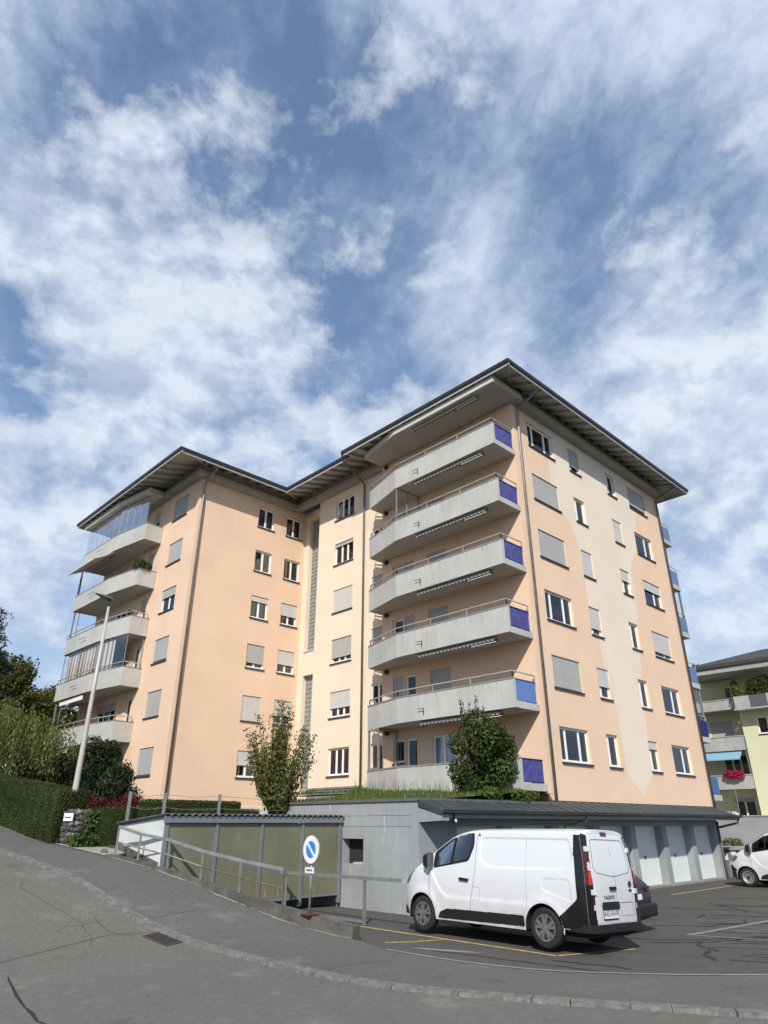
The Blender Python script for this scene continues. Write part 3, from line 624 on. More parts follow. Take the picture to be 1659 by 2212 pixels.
bb = bmesh.new()
def brick_mesh():
    me = bpy.data.meshes.new('glass_brick'); r0, r1, r2 = 0.098, 0.088, 0.066
    v = []; 
    for r, d in ((r0, 0.05), (r0, 0.008), (r1, 0.0), (r2, 0.014)):
        v += [(d, -r, -r), (d, r, -r), (d, r, r), (d, -r, r)]
    f = []
    for k in range(3):
        for j in range(4): f.append((4 * k + j, 4 * k + (j + 1) % 4, 4 * k + 4 + (j + 1) % 4, 4 * k + 4 + j))
    f.append((12, 13, 14, 15)); me.from_pydata(v, [], f); me.materials.append(MATS['glass_brick']); me.update(); return me
bme_ = brick_mesh()
for (a, b, p, q) in gb:
    mb = MB(); mb.box((22.87, a, p), (22.91, b, q)); mb.box((22.56, a - .03, p - .06), (22.59, b + .03, p - .005))
    gw = mb.build('glass_brick_window', 'brick_mortar', B); nr = int(round((q - p) / 0.236)); st = (q - p) / nr
    for r_ in range(nr):
        for c_ in range(4):
            y = a + (b - a) * (c_ + .5) / 4; z = p + st * (r_ + .5)
            if r_ in (nr - 8,) and c_ == 0: continue
            share('glass_brick', bme_, gw, (22.825, y, z), (random.uniform(-.01, .01), random.uniform(-.02, .02), random.uniform(-.02, .02)))
    mb = MB(); z = p + st * (nr - 8 + .5); mb.box((22.82, a + .01, z - .1), (22.86, a + .235, z + .1)); mb.build('vent_pane', 'black_gloss', gw)
# left wing: wall facing the street corner (Y = 30.45) and its front (X = 15.3)
lc = [(19.15, 20.28), (21.17, 22.3)]
wall('wall', 'y', 30.45, 15.3, 22.6, 2.4, 19.62, [(a, b, *zwin(n)) for n in range(1, 7) for a, b in lc], 'peach_stucco')
lsA = {6: (0, 0, {0: CW, 1: CW}), 5: (0, 0, {0: ('curtain_white', 0, .6)}), 4: (.22, Pa, {0: CW, 1: CW}), 3: (.76, G, None), 2: (1, Pa, None), 1: (.52, Pa, {0: ('curtain_white', .5, .7)})}
lsB = {6: (0, 0, {0: CW, 1: CW}), 5: (0, 0, None), 4: (.55, Pa, None), 3: (.60, Pa, None), 2: (.62, Pa, {0: CW}), 1: (0, 0, None)}
for n in range(1, 7):
    for (a, b), sp in zip(lc, (lsA, lsB)):
        bl, bm_, cu_ = sp[n]; window(B, 'y', 30.45, a, b, *zwin(n), (1, 1), bl, bm_ or G, cu_)
fh = [(31.75, 33.3, *zwin(n)) for n in range(1, 7)]
for n in range(1, 7):
    z0, z1 = zwin(n); fh += [(35.1, 35.75, z0 - .85, z1), (37.0, 39.6, z0 - .85, z1)]
wall('wall', 'x', 15.3, 30.45, 42.3, 2.4, 19.62, fh, 'peach_stucco')
fs = {1: .93, 2: 1, 3: .88, 4: .36, 5: 1, 6: 1}
for n in range(1, 7):
    z0, z1 = zwin(n); window(B, 'x', 15.3, 31.75, 33.3, z0, z1, (1, 1), fs[n], G, {0: CW, 1: CW})
    window(B, 'x', 15.3, 35.1, 35.75, z0 - .85, z1, (1,), 0 if n in (2, 3) else .3, G, {0: ('curtain_white', 0, .5)}, sill=False, name='balcony_door')
    window(B, 'x', 15.3, 37.0, 39.6, z0 - .85, z1, (1, 1, 1), 0.2 if n in (2, 3) else 0, G, {0: CW}, sill=False, name='balcony_door')
# the sides one does not see from the street
mb = MB(); path = [(35.9, 14.2), (35.9, 34), (28, 34), (28, 42.3), (15.3, 42.3)]
for p, q in zip(path, path[1:]): mb.quad((*p, 2.0), (*q, 2.0), (*q, 19.62), (*p, 19.62))
mb.poly([(21.7, 14.2, 19.6), (35.9, 14.2, 19.6), (35.9, 34, 19.6), (28, 34, 19.6), (28, 42.3, 19.6), (15.3, 42.3, 19.6), (15.3, 30.45, 19.6), (22.6, 30.45, 19.6), (22.6, 28.3, 19.6), (22.0, 28.3, 19.6), (22, 22.65, 19.6), (21.7, 22.65, 19.6)])
mb.build('wall', 'peach_stucco', B)
# plinths
mb = MB(); mb.box((15.26, 30.41, 2.2), (22.6, 30.449, 2.86)); mb.box((15.26, 30.41, 2.2), (15.299, 42.3, 2.86)); mb.build('plinth', 'concrete_white', B)
mb = MB(); mb.box((21.94, 22.7, 3.0), (21.998, 28.3, 3.62)); mb.box((21.9, 24.2, 3.62), (21.999, 28.32, 3.70)); mb.build('plinth', 'concrete_cap', B)

# ---- balconies
def offs(path, d):
    P = [Vector((p[0], p[1])) for p in path]; out = []
    for k, p in enumerate(P):
        if k == 0: n_ = (P[1] - P[0]).normalized(); n_ = Vector((n_.y, -n_.x)); out.append(p + n_ * d)
        elif k == len(P) - 1: n_ = (P[k] - P[k - 1]).normalized(); n_ = Vector((n_.y, -n_.x)); out.append(p + n_ * d)
        else:
            a = (P[k] - P[k - 1]).normalized(); b = (P[k + 1] - P[k]).normalized(); na, nb = Vector((a.y, -a.x)), Vector((b.y, -b.x)); m_ = (na + nb).normalized(); out.append(p + m_ * (d / m_.dot(na)))
    return [(p.x, p.y) for p in out]
def thickwall(mb, path, d, z0, z1, mi=0):
    q = offs(path, d)
    for (a, b, c, e) in zip(path, path[1:], q[1:], q): mb.prism([a, b, c, e], z0, z1, mi)
def railing_on(path, z, post0, parent, spacing=1.7, r=0.03, name='railing'):
    mb = MB(); mb.tube([(*p, z) for p in path], r, 8)
    P = [Vector(p) for p in path]
    for a, b in zip(P, P[1:]):
        n_ = max(1, int((b - a).length / spacing + .5))
        for k in range(n_ + 1): c = a + (b - a) * (k / n_); mb.bar((c.x, c.y, post0), (c.x, c.y, z), 0.03, 0.03)
    return mb.build(name, 'rail_metal', parent)
def corrugated(parent, x0, x1, y, z0, z1, material, n=15, name='side_panel'):
    mb = MB(); pr = None
    for k in range(n * 2 + 1):
        x = x0 + (x1 - x0) * k / (n * 2); d = 0.0 if k % 2 else 0.055; cur = (x, y + d)
        if pr: mb.quad((*pr, z0), (*cur, z0), (*cur, z1), (*pr, z1), k % 2)
        pr = cur
    mb.bar((x0, y + .015, z1 + .012), (x1, y + .015, z1 + .012), .04, .024); mb.bar((x0, y + .015, z0 - .012), (x1, y + .015, z0 - .012), .04, .024)
    return mb.build(name, [material, 'blue_panel_lit' if material == 'blue_panel' else material], parent, fix=False)
def zsof(n): return 5.87 + 2.725 * (n - 2)
def awning(parent, x, y0, y1, z):
    mb = MB(); mb.box((x - .02, y0, z - .10), (x + .14, y1, z - .005)); mb.box((x + .14, y0, z - .16), (x + .19, y0 + 1.4, z - .1)); a = mb.build('awning', 'awning_box', parent)
    v = MB(); n = 80; pr = None                          # scalloped valance hanging from the front bar
    for k in range(n + 1):
        y = y0 + (y1 - y0) * k / n; d = 0.012 * (-1) ** k; zl = z - .105 - 0.06 * abs(math.sin(math.pi * k / 4))
        cur = (x - .05 + d, y, zl)
        if pr: v.quad(pr, cur, (cur[0], cur[1], z - .085), (pr[0], pr[1], z - .085))
        pr = cur
    v.bar((x + .02, y0, z - .20), (x + .02, y0 + 1.2, z - .20), .05, .03); v.build('valance', 'awning_cloth', a, fix=False)
PANEL = {6: 'blue_panel', 5: 'blue_panel', 4: 'blue_panel', 3: 'blue_panel', 2: 'blue_panel_bright', 1: 'blue_panel'}
for n in range(1, 7):
    zs = zsof(n); path = [(20.15, 14.2), (20.15, 20.15), (20.85, 22.7)]
    mb = MB(); ip = offs(path, 0.02)
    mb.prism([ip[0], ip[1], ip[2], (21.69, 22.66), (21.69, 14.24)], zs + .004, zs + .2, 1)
    if n > 1: thickwall(mb, path, 0.13, zs, zs + 1.0)
    else: thickwall(mb, path, 0.13, zs - .55, zs + 1.0)
    cap = offs(path, -0.015)
    thickwall(mb, cap, 0.16, zs + 1.0, zs + 1.06, 2)
    mb.prism([(20.28, 14.2), (21.69, 14.2), (21.69, 14.33), (20.28, 14.33)], zs, zs + .24)
    mb.prism([(20.98, 22.62), (21.69, 22.62), (21.69, 22.7), (20.98, 22.7)], zs, zs + .24)
    b_ = mb.build('balcony', ['concrete_light', 'soffit_paint', 'concrete_cap'], B)
    for _ in range(16):                                   # drip marks below the coping
        yy = random.uniform(14.3, 20.0); ll = random.uniform(.12, .75); ww = random.uniform(.012, .05); st = MB(); st.poly([(20.148, yy, zs + .99), (20.148, yy + ww, zs + .99), (20.148, yy + ww * .75, zs + .99 - ll * .6), (20.148, yy + ww * .4, zs + .99 - ll)]); st.build('drip_stain', 'stain_concrete', b_, fix=False)
    corrugated(b_, 20.30, 21.58, 14.22, zs + .29, zs + 1.02, PANEL[n])
    if n > 1:
        railing_on([(21.62, 14.27), (20.22, 14.27), (20.22, 20.15), (20.88, 22.6), (21.3, 22.66)], zs + 1.3, zs + 1.0, b_)
        awning(b_, 20.34, 15.0, 19.0, zs)
        q = MB(); q.bar((20.06, 18.55, zs + .42), (20.06, 18.9, zs + .42), .02, .02); q.bar((20.06, 18.55, zs + .42), (20.1, 18.62, zs + .18), .02, .02); q.bar((20.06, 18.62, zs + .42), (20.15, 18.62, zs + .42), .02, .02); q.build('bracket', 'black_plastic', b_)
# slab above the top balcony, with its own awning
zt = 19.53
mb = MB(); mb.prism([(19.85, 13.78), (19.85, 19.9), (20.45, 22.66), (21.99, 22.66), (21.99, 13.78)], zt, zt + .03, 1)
mb.prism([(19.83, 13.76), (19.83, 19.91), (20.43, 22.68), (21.99, 22.68), (21.99, 13.76)], zt + .03, zt + .34)
b_ = mb.build('roof_slab', ['concrete_white', 'soffit_paint'], B); awning(b_, 20.1, 14.9, 18.9, zt)
# glazed corner frames
mb = MB()
for x, y in ((20.2, 20.1), (20.85, 20.05), (21.6, 20.0)): mb.bar((x, y, zsof(5) + 1.0), (x, y, zsof(6)), .05, .05)
mb.bar((20.2, 20.1, zsof(6) - .03), (21.68, 20.0, zsof(6) - .03), .04, .04); mb.build('glazing_frame', 'galvanised', B)
z_a, z_b = zsof(1) + 1.06, zsof(2)
mb = MB()
for x, y in ((20.87, 22.62), (20.62, 21.75), (21.62, 21.7)): mb.bar((x, y, z_a), (x, y, z_b), .07, .07)
mb.bar((20.87, 22.62, z_b - .04), (20.62, 21.75, z_b - .04), .07, .07); mb.bar((20.62, 21.75, z_b - .04), (21.62, 21.7, z_b - .04), .07, .07); mb.bar((20.87, 22.62, z_a + .04), (20.62, 21.75, z_a + .04), .07, .07)
fr_ = mb.build('glazing_frame', 'galvanised', B)
mb = MB(); mb.quad((20.86, 22.6, z_a), (20.63, 21.77, z_a), (20.63, 21.77, z_b), (20.86, 22.6, z_b)); mb.build('pane', 'clear_glass', fr_, fix=False)
# balconies of the left wing
lp = [(15.29, 34.42), (14.25, 34.36), (13.8, 37.4), (13.75, 42.2)]
lpr = lp
for n in range(1, 7):
    zs = zsof(n) - .02; mb = MB(); ins = offs(lpr, 0.02)
    mb.prism([*ins, (15.29, 42.2)], zs + .004, zs + .2, 1); thickwall(mb, lpr, 0.12, zs, zs + .96); cap = offs(lpr, -0.015); thickwall(mb, cap, 0.15, zs + .96, zs + 1.0, 2)
    mb.prism([(13.9, 42.08), (15.29, 42.08), (15.29, 42.2), (13.9, 42.2)], zs, zs + .96)
    b_ = mb.build('balcony', ['concrete_light', 'soffit_paint', 'concrete_cap'], B)
    if n <= 4: railing_on([(15.2, 34.48), (14.3, 34.42), (13.86, 37.4), (13.81, 42.3)], zs + 1.24, zs + .95, b_, 1.4)
    if n >= 2:
        q = MB(); q.bar((13.66, 38.9, zs + .5), (13.62, 39.7, zs + .5), .02, .02); q.build('bracket', 'black_plastic', b_)
    if n in (1, 2, 4):
        q = MB(); q.bar((13.9, 42.1, zs + .96), (13.9, 42.1, zs + 2.72), .08, .08); q.bar((14.0, 41.6, zs + .96), (14.0, 41.6, zs + 2.72), .04, .04); q.build('post', 'galvanised', b_)
    if n in (2, 3, 6):
        mb = MB(); z = zs; mb.box((13.95, 38.2, z - .1), (14.08, 41.6, z - .005)); a_ = mb.build('awning', 'awning_box', b_)
        v = MB(); pr = None
        for k in range(41):
            y = 38.2 + 3.4 * k / 40; cur = (13.88 + .02 * (-1) ** k, y, z - .3 - .015 * (k % 2))
            if pr: v.quad(pr, cur, (cur[0], cur[1], z - .08), (pr[0], pr[1], z - .08))
            pr = cur
        v.build('valance', 'awning_cloth', a_, fix=False)
zs = zsof(6) - .02
mb = MB(); mb.quad((13.9, 37.6, zs - .1), (13.9, 41.9, zs - .1), (12.9, 41.9, zs - .62), (12.9, 37.9, zs - .62)); mb.bar((12.9, 37.9, zs - .64), (12.9, 41.9, zs - .64), .05, .06); mb.build('awning', 'awning_cloth', B, fix=False)
mb = MB(); mb.bar((13.85, 42.1, zsof(5) + .96), (13.85, 42.1, zs), .1, .1); mb.build('post', 'galvanised', B)
# top slab of the left wing and the glazing below it
mb = MB(); mb.prism([(15.31, 34.2), (14.0, 34.1), (13.55, 37.4), (13.5, 42.3), (15.31, 42.3)], zt, zt + .3); mb.build('roof_slab', 'concrete_white', B)
z_a, z_b = zsof(6) + .98, zt; gpth = [(14.27, 34.5), (13.86, 37.3), (13.82, 42.1)]
gl = MB(); fm = MB(); tot = 0
for a, b, n_ in ((gpth[0], gpth[1], 4), (gpth[1], gpth[2], 6)):
    for k in range(n_):
        p = [a[i] + (b[i] - a[i]) * k / n_ for i in (0, 1)]; q = [a[i] + (b[i] - a[i]) * (k + 1) / n_ for i in (0, 1)]
        fm.bar((*p, z_a), (*p, z_b), .02, .02)
        g_ = MB(); g_.quad((*p, z_a), (*q, z_a), (*q, z_b), (*p, z_b)); 
        if k == 0 and n_ == 4: frame_obj = None
        gl.quad((*p, z_a), (*q, z_a), (*q, z_b), (*p, z_b))
    fm.bar((*a, z_b - .03), (*b, z_b - .03), .03, .05); fm.bar((*a, z_a + .02), (*b, z_a + .02), .03, .04)
fo = fm.build('glazing_frame', 'galvanised', B)
for f_ in gl.f:
    g_ = MB(); g_.quad(*[gl.v[i] for i in f_]); g_.build('pane', 'clear_glass', fo, fix=False)
# third storey: enclosed balcony with striped curtains
z_a, z_b = zsof(3) + .95, zsof(4) - .03
fm = MB(); gpth = [(14.3, 34.5), (13.9, 37.4), (13.86, 42.1)]
for a, b in zip(gpth, gpth[1:]): fm.bar((*a, z_b - .03), (*b, z_b - .03), .03, .05)
for p in ((14.3, 34.5), (13.9, 37.4), (13.86, 42.1), (15.2, 34.55), (13.88, 39.8)): fm.bar((*p, z_a), (*p, z_b), .03, .03)
fo = fm.build('glazing_frame', 'galvanised', B)
for a, b in ((gpth[0], gpth[1]), (gpth[1], (13.88, 39.8)), ((13.88, 39.8), gpth[2]), ((15.2, 34.55), gpth[0])):
    g_ = MB(); g_.quad((*a, z_a), (*b, z_a), (*b, z_b), (*a, z_b)); g_.build('pane', 'thin_glass', fo, fix=False)
cv_ = MB(); pr = None; pts = []
for a, b, n_ in (((14.2, 35.75), (14.0, 37.4), 60), ((14.0, 37.4), (13.97, 41.7), 150)):
    for k in range(n_): pts.append((a[0] + (b[0] - a[0]) * k / n_ + .03 * math.sin(k * 1.15), a[1] + (b[1] - a[1]) * k / n_))
for p, q in zip(pts, pts[1:]): cv_.quad((*p, z_a), (*q, z_a), (*q, z_b - .06), (*p, z_b - .06))
cv_.build('curtain', 'striped_cloth', fo, smooth=True, fix=False)
# balconies on the far gable side
for n in range(2, 7):
    zs = zsof(n); mb = MB(); mb.prism([(35.92, 14.24), (37.08, 14.24), (37.08, 20), (35.92, 20)], zs + .004, zs + .2, 1)
    mb.prism([(35.92, 14.2), (37.1, 14.2), (37.1, 14.32), (35.92, 14.32)], zs, zs + .26); mb.prism([(37.0, 14.32), (37.1, 14.32), (37.1, 20), (37.0, 20)], zs, zs + 1.05)
    b_ = mb.build('balcony', ['concrete_light', 'soffit_paint'], B)
    q = MB(); q.box((36.0, 14.22, zs + .28), (37.02, 14.25, zs + 1.08)); q.build('side_panel', {2: 'blue_panel_bright', 3: 'blue_panel_pale', 4: 'blue_panel_pale', 5: 'blue_panel_pale', 6: 'blue_panel_pale'}[n] if n != 2 else 'blue_panel', b_)
    q = MB(); q.bar((36.0, 14.24, zs + 1.3), (37.05, 14.24, zs + 1.3), .03, .03); q.bar((37.05, 14.24, zs + 1.0), (37.05, 14.24, zs + 1.3), .03, .03); q.build('railing', 'rail_metal', b_)
    if n in (2, 4):
        q = MB(); q.bar((37.0, 14.3, zs + 1.1), (37.0, 14.3, zs + 2.72), .1, .1); q.build('post', 'galvanised', b_)
        q = MB(); q.quad((36.0, 14.28, zs + 1.1), (36.95, 14.28, zs + 1.1), (36.95, 14.28, zs + 2.72), (36.0, 14.28, zs + 2.72)); q.build('pane', 'clear_glass', b_, fix=False)
q = MB(); zs = zsof(1); q.prism([(35.92, 14.2), (37.1, 14.2), (37.1, 20), (35.92, 20)], zs, zs + .26); b_ = q.build('balcony', 'concrete_light', B)
q = MB(); q.box((36.0, 14.22, zs + .28), (37.0, 14.25, zs + 1.08)); q.build('side_panel', 'blue_panel_bright', b_)

# ---- ring beam, cladding, eaves and roof
wallp = [(35.9, 30), (35.9, 14.2), (22.0, 14.2), (22.0, 30.45), (15.3, 30.45), (15.3, 42.3)]      # clockwise, outside on the right hand
def offR(path, d): return offs(path, d)
test = offs(wallp, 0.4)
SGN = 1 if test[1][1] < 14.2 else -1
bo = offs(wallp, SGN * 0.4); co = offs(wallp, SGN * 0.12)
mb = MB()
for (a, b, c, d) in zip(wallp, wallp[1:], bo[1:], bo): mb.prism([a, b, c, d], 19.48, 19.80)
mb.build('ring_beam', 'beam_paint', B)
eave = [(37.45, 30), (37.45, 12.76), (19.62, 12.76), (19.62, 23.6), (20.05, 23.6), (20.05, 29.1), (13.2, 29.1), (13.2, 43.1), (20, 43.1)]
inn = [(36.02, 30), (36.02, 14.08), (21.88, 14.08), (21.88, 23.6), (21.88, 23.6), (21.88, 30.33), (15.18, 30.33), (15.18, 42.4), (20, 42.4)]
ZE = 19.98; SL = 0.30
def zin(k): 
    e, i_ = eave[k], inn[k]; return ZE + SL * max(abs(e[0] - i_[0]) if abs(e[1] - i_[1]) < .01 or k in (3, 4) else 0, 1.4)
ZI = ZE + SL * 1.45
mb = MB()
for p, q in zip(co, co[1:]): mb.quad((*p, 19.80), (*q, 19.80), (*q, ZI + .05), (*p, ZI + .05))
mb.build('cladding', 'board_cladding', B)
roof = MB()                                             # boarded underside, then the tiled top
for k in range(len(eave) - 1):
    a, b, c, d = eave[k], eave[k + 1], inn[k + 1], inn[k]
    if a == b or k == 3: continue
    roof.quad((*a, ZE), (*b, ZE), (*c, ZI), (*d, ZI), 1)
top = [(30, 30), (30, 21), (27, 21), (27, 23.6), (27, 23.6), (27, 35.5), (20, 35.5), (20, 36.5), (20, 36.5)]
for k in range(len(eave) - 1):
    a, b, c, d = eave[k], eave[k + 1], top[k + 1], top[k]
    roof.quad((*a, ZE + .12), (*b, ZE + .12), (*c, ZE + 2.0), (*d, ZE + 2.0), 0)
Rf = roof.build('roof', ['roof_tile_dark', 'rafter_wood'], B, fix=False)
fa = MB(); gu = MB()
ei = offs(eave, -SGN * 0.07)
for k in range(len(eave) - 1):
    a, b = eave[k], eave[k + 1]; p, q = ei[k], ei[k + 1]
    if k == 3: 
        gu.prism([a, b, (b[0], b[1] + .1), (a[0], a[1] + .1)], ZE - .03, ZE + .16); continue
    fa.prism([p, q, *(offs([p, q], -SGN * .04)[::-1])], ZE - .15, ZE + .10)
    gu.prism([a, b, q, p], ZE - .02, ZE + .15)
fa.build('fascia', 'rafter_wood', Rf); gu.build('gutter', 'gutter_dark', Rf)
def rafter(e, i_):
    a = Vector((*e, ZE - .08)); b = Vector((*i_, ZI - .09)); a = a + (b - a).normalized() * 0.1
    MB().bar(a, b, .10, .15).build('rafter', 'rafter_wood', Rf)
x = 20.9
while x < 37: rafter((x, 12.76), (min(max(x, 20.3), 35.8), 14.08)); x += 0.8
y = 14.6
while y < 23.5: rafter((19.62, y), (21.88, y)); y += 0.8
y = 24.0
while y < 29.3: rafter((20.05, y), (21.88, y)); y += 0.75
x = 14.1
while x < 20.6: rafter((x, 29.1), (max(x, 15.3), 30.33)); x += 0.8
y = 31.0
while y < 43: rafter((13.2, y), (15.18, y)); y += 0.8
y = 14.2
while y < 22: rafter((37.45, y), (36.02, y)); y += 0.8
for e, i_ in (((19.62, 12.76), (21.4, 13.95)), ((37.45, 12.76), (36.1, 14.0)), ((13.2, 29.1), (15.1, 30.2)), ((20.05, 29.1), (21.8, 30.3))): rafter(e, i_)
# downpipes
def pipe(pts, r=.05, material='zinc'):
    MB().tube(pts, r, 10).build('downpipe', material, B, smooth=True)
pipe([(22.02, 12.85, 19.95), (22.02, 12.95, 19.75), (22.1, 13.75, 19.45), (22.05, 14.08, 19.3), (22.03, 14.1, 19.0), (22.03, 14.1, 2.7)], .055)
pipe([(35.75, 12.85, 19.95), (35.75, 13.0, 19.72), (35.72, 13.75, 19.45), (35.7, 14.1, 19.25), (35.7, 14.1, 2.6)], .055, 'pipe_brown')
pipe([(19.75, 23.75, 19.95), (20.0, 23.9, 19.75), (21.5, 24.3, 19.42), (21.88, 24.3, 19.2), (21.9, 24.3, 18.9), (21.9, 24.3, 3.2)], .055, 'pipe_brown')
pipe([(15.6, 29.2, 19.95), (15.55, 29.35, 19.75), (15.5, 30.05, 19.42), (15.5, 30.33, 19.2), (15.5, 30.35, 18.9), (15.5, 30.35, 2.5)], .06)
pipe([(21.4, 28.25, 20.0), (21.45, 28.25, 19.6), (21.7, 28.3, 19.45)], .03, 'zinc')
# ------------------------------------------------------------------ garage row under the block, with its terrace
GA = root('garage_block', 'grey concrete garage row with white doors and a metal pent roof', 'garage')
XW, YP, YD = 14.62, 13.8, 14.12
doors = [(15.75 + 2.66 * k, 15.75 + 2.66 * k + 2.25) for k in range(7)]
doors = [(32.2 - 2.66 * k - 0.03, 32.2 - 2.66 * k + 2.22) for k in range(7)][::-1]
zb = -0.25
wall('front_wall', 'y', YP, XW, 34.75, zb, 2.36, [(a, b, -0.16, 2.05) for a, b in doors], 'concrete_grey', YD - YP, GA)
mb = MB()
for a, b in doors: mb.box((a - .02, YP - .03, zb), (b + .02, YD + .1, -0.075))
mb.build('threshold', 'concrete_cap', GA)
for a, b in doors:
    mb = MB(); mb.box((a + .004, YD, -0.07), (b - .004, YD + .04, 2.046)); d_ = mb.build('garage_door', 'garage_door_paint', GA)
    q = MB(); xm = (a + b) / 2; q.box((xm - .09, YD - .02, .93), (xm + .05, YD - .003, .97)); q.box((xm - .05, YD - .045, .86), (xm - .02, YD - .003, .93)); q.build('handle', 'hub_dark', d_)
# street end wall (plane X = 14.62) with a small dark opening beside the shelter
hole = [(16.05, 17.0, 1.05, 1.72)]
w_ = wall('end_wall', 'x', XW, YP, 21.0, zb, 2.70, hole, 'concrete_grey', 0.3, GA)
q = MB(); q.quad((XW + .3, 16.05, 1.05), (XW + .3, 17.0, 1.05), (XW + .3, 17.0, 1.72), (XW + .3, 16.05, 1.72)); q.build('opening_back', 'room_dark', GA)
q = MB(); q.box((XW + .02, 16.1, 1.052), (XW + .28, 16.5, 1.10)); q.build('ledge', 'concrete_light', GA)
for z in (2.05, 2.33):                                   # casting joints
    q = MB(); q.box((XW - .004, YP + .3, z), (XW - .001, 20.4, z + .008)); q.build('joint', 'concrete_dark', GA)
for yd, zt_, zl_, wd_ in ((15.15, 2.32, 1.75, .03), (15.2, 1.8, 1.55, .02), (17.6, 2.66, 2.45, .05), (16.6, 1.02, .6, .02), (14.6, 2.0, 1.3, .015)):
    q = MB(); q.poly([(XW - .003, yd, zt_), (XW - .003, yd + wd_, zt_), (XW - .003, yd + wd_ * .8, (zt_ + zl_) / 2), (XW - .003, yd + wd_ * .4, zl_), (XW - .003, yd + wd_ * .1, (zt_ + zl_) / 2)]); q.build('lime_streak', 'concrete_white', GA, fix=False)
q = MB(); q.quad((XW, 21.0, zb), (22, 21.0, zb), (22, 21.0, 2.70), (XW, 21.0, 2.70)); q.quad((34.75, YP, zb), (34.75, 20, zb), (34.75, 20, 2.36), (34.75, YP, 2.36)); q.quad((XW, YP, 2.36), (22, YP, 2.36), (22, YP, 2.70), (XW, YP, 2.70)); q.build('side_wall', 'concrete_grey', GA)
# cantilevered bracket beam at the street end and terrace edge flashing
q = MB(); q.prism([(XW, 12.95), (XW + .3, 12.95), (XW + .3, YP), (XW, YP)], [2.20, 2.20, 2.16, 2.16], [2.36, 2.36, 2.52, 2.52]); q.build('bracket_beam', 'concrete_grey', GA)
q = MB(); q.box((XW - .05, YP - .02, 2.70), (XW + .12, 21.0, 2.78)); q.box((XW - .03, YP - .06, 2.70), (21.7, YP + .1, 2.78)); q.build('edge_flashing', 'pipe_brown', GA)
# pent roof with standing seams
EY, EZ, WZ = 12.95, 2.46, 2.72
pr = MB(); pr.prism([(XW - .02, EY), (35.4, EY), (35.4, 14.16), (XW - .02, 14.16)], [EZ - .06, EZ - .06, WZ + .08, WZ + .08], [EZ, EZ, WZ + .14, WZ + .14]); 
pr.quad((XW - .03, EY, EZ - .12), (XW - .03, YP, WZ - .16), (XW - .03, YP, WZ + .02), (XW - .03, EY, EZ + .02))
pro = pr.build('pent_roof', 'sheet_metal_roof', GA)
slope = (WZ + .14 - EZ) / (14.16 - EY)
for k in range(34):
    x = 15.0 + .6 * k; MB().bar((x, EY, EZ + .012), (x, 14.0, EZ + .012 + slope * (14.0 - EY)), .025, .03).build('seam_rib', 'sheet_metal_roof', pro)
gu = MB(); pr_ = [(-.08, .0), (-.07, -.06), (-.03, -.09), (.02, -.09), (.06, -.05), (.065, .0)]
for (a, b), (c, d) in zip(pr_, pr_[1:]): gu.quad((XW - .05, EY - .04 + a, EZ + b), (35.45, EY - .04 + a, EZ + b), (35.45, EY - .04 + c, EZ + d), (XW - .05, EY - .04 + c, EZ + d))
gu.bar((XW - .05, EY - .12, EZ + .005), (35.45, EY - .12, EZ + .005), .025, .025); gu.box((XW - .05, EY - .1, EZ - .09), (XW - .045, EY + .02, EZ)); gu.box((35.445, EY - .1, EZ - .09), (35.45, EY + .02, EZ)); gu.build('gutter', 'sheet_metal_roof', pro, fix=False)
q = MB(); q.box((XW + .02, EY + .06, EZ - .2), (35.3, EY + .1, EZ - .06)); q.build('fascia', 'concrete_grey', pro)
q = MB(); q.box((21.72, 14.10, 2.62), (35.9, 14.198, 2.86)); q.build('base_flashing', 'sheet_metal_roof', GA)
MB().tube([(22.0, EY, EZ - .05), (22.0, EY + .02, EZ - .2), (21.9, EY + .3, EZ - .32), (21.85, YP - .04, EZ - .4), (21.85, YP - .04, 0)], .04, 8).build('downpipe', 'galvanised', GA, smooth=True)
MB().tube([(34.72, YP - .05, 2.2), (34.72, YP - .05, -.1)], .05, 8).build('downpipe', 'pipe_brown', GA, smooth=True)
MB().tube([(35.3, EY, EZ - .08), (35.25, EY + .05, EZ - .3), (35.0, EY + .5, EZ - .42), (34.75, YP - .05, EZ - .5)], .05, 8).build('downpipe', 'pipe_brown', GA, smooth=True)
# lamps fixed under the eave
for x, y, z in ((15.15, 13.0, 2.2), (35.3, 13.05, 2.18)):
    q = MB(); q.bar((x, y, z + .16), (x, y, z + .06), .05, .05); q.lathe([(-.05, .0), (-.05, .05), (.03, .055), (.03, .0)], 14, 'y', (x, y - .03, z), 0); a = q.build('eave_lamp', 'black_plastic', GA)
    q = MB(); q.lathe([(-.06, .0), (-.06, .042), (-.045, .045)], 14, 'y', (x, y - .03, z)); q.build('lens', 'white_sign', a)
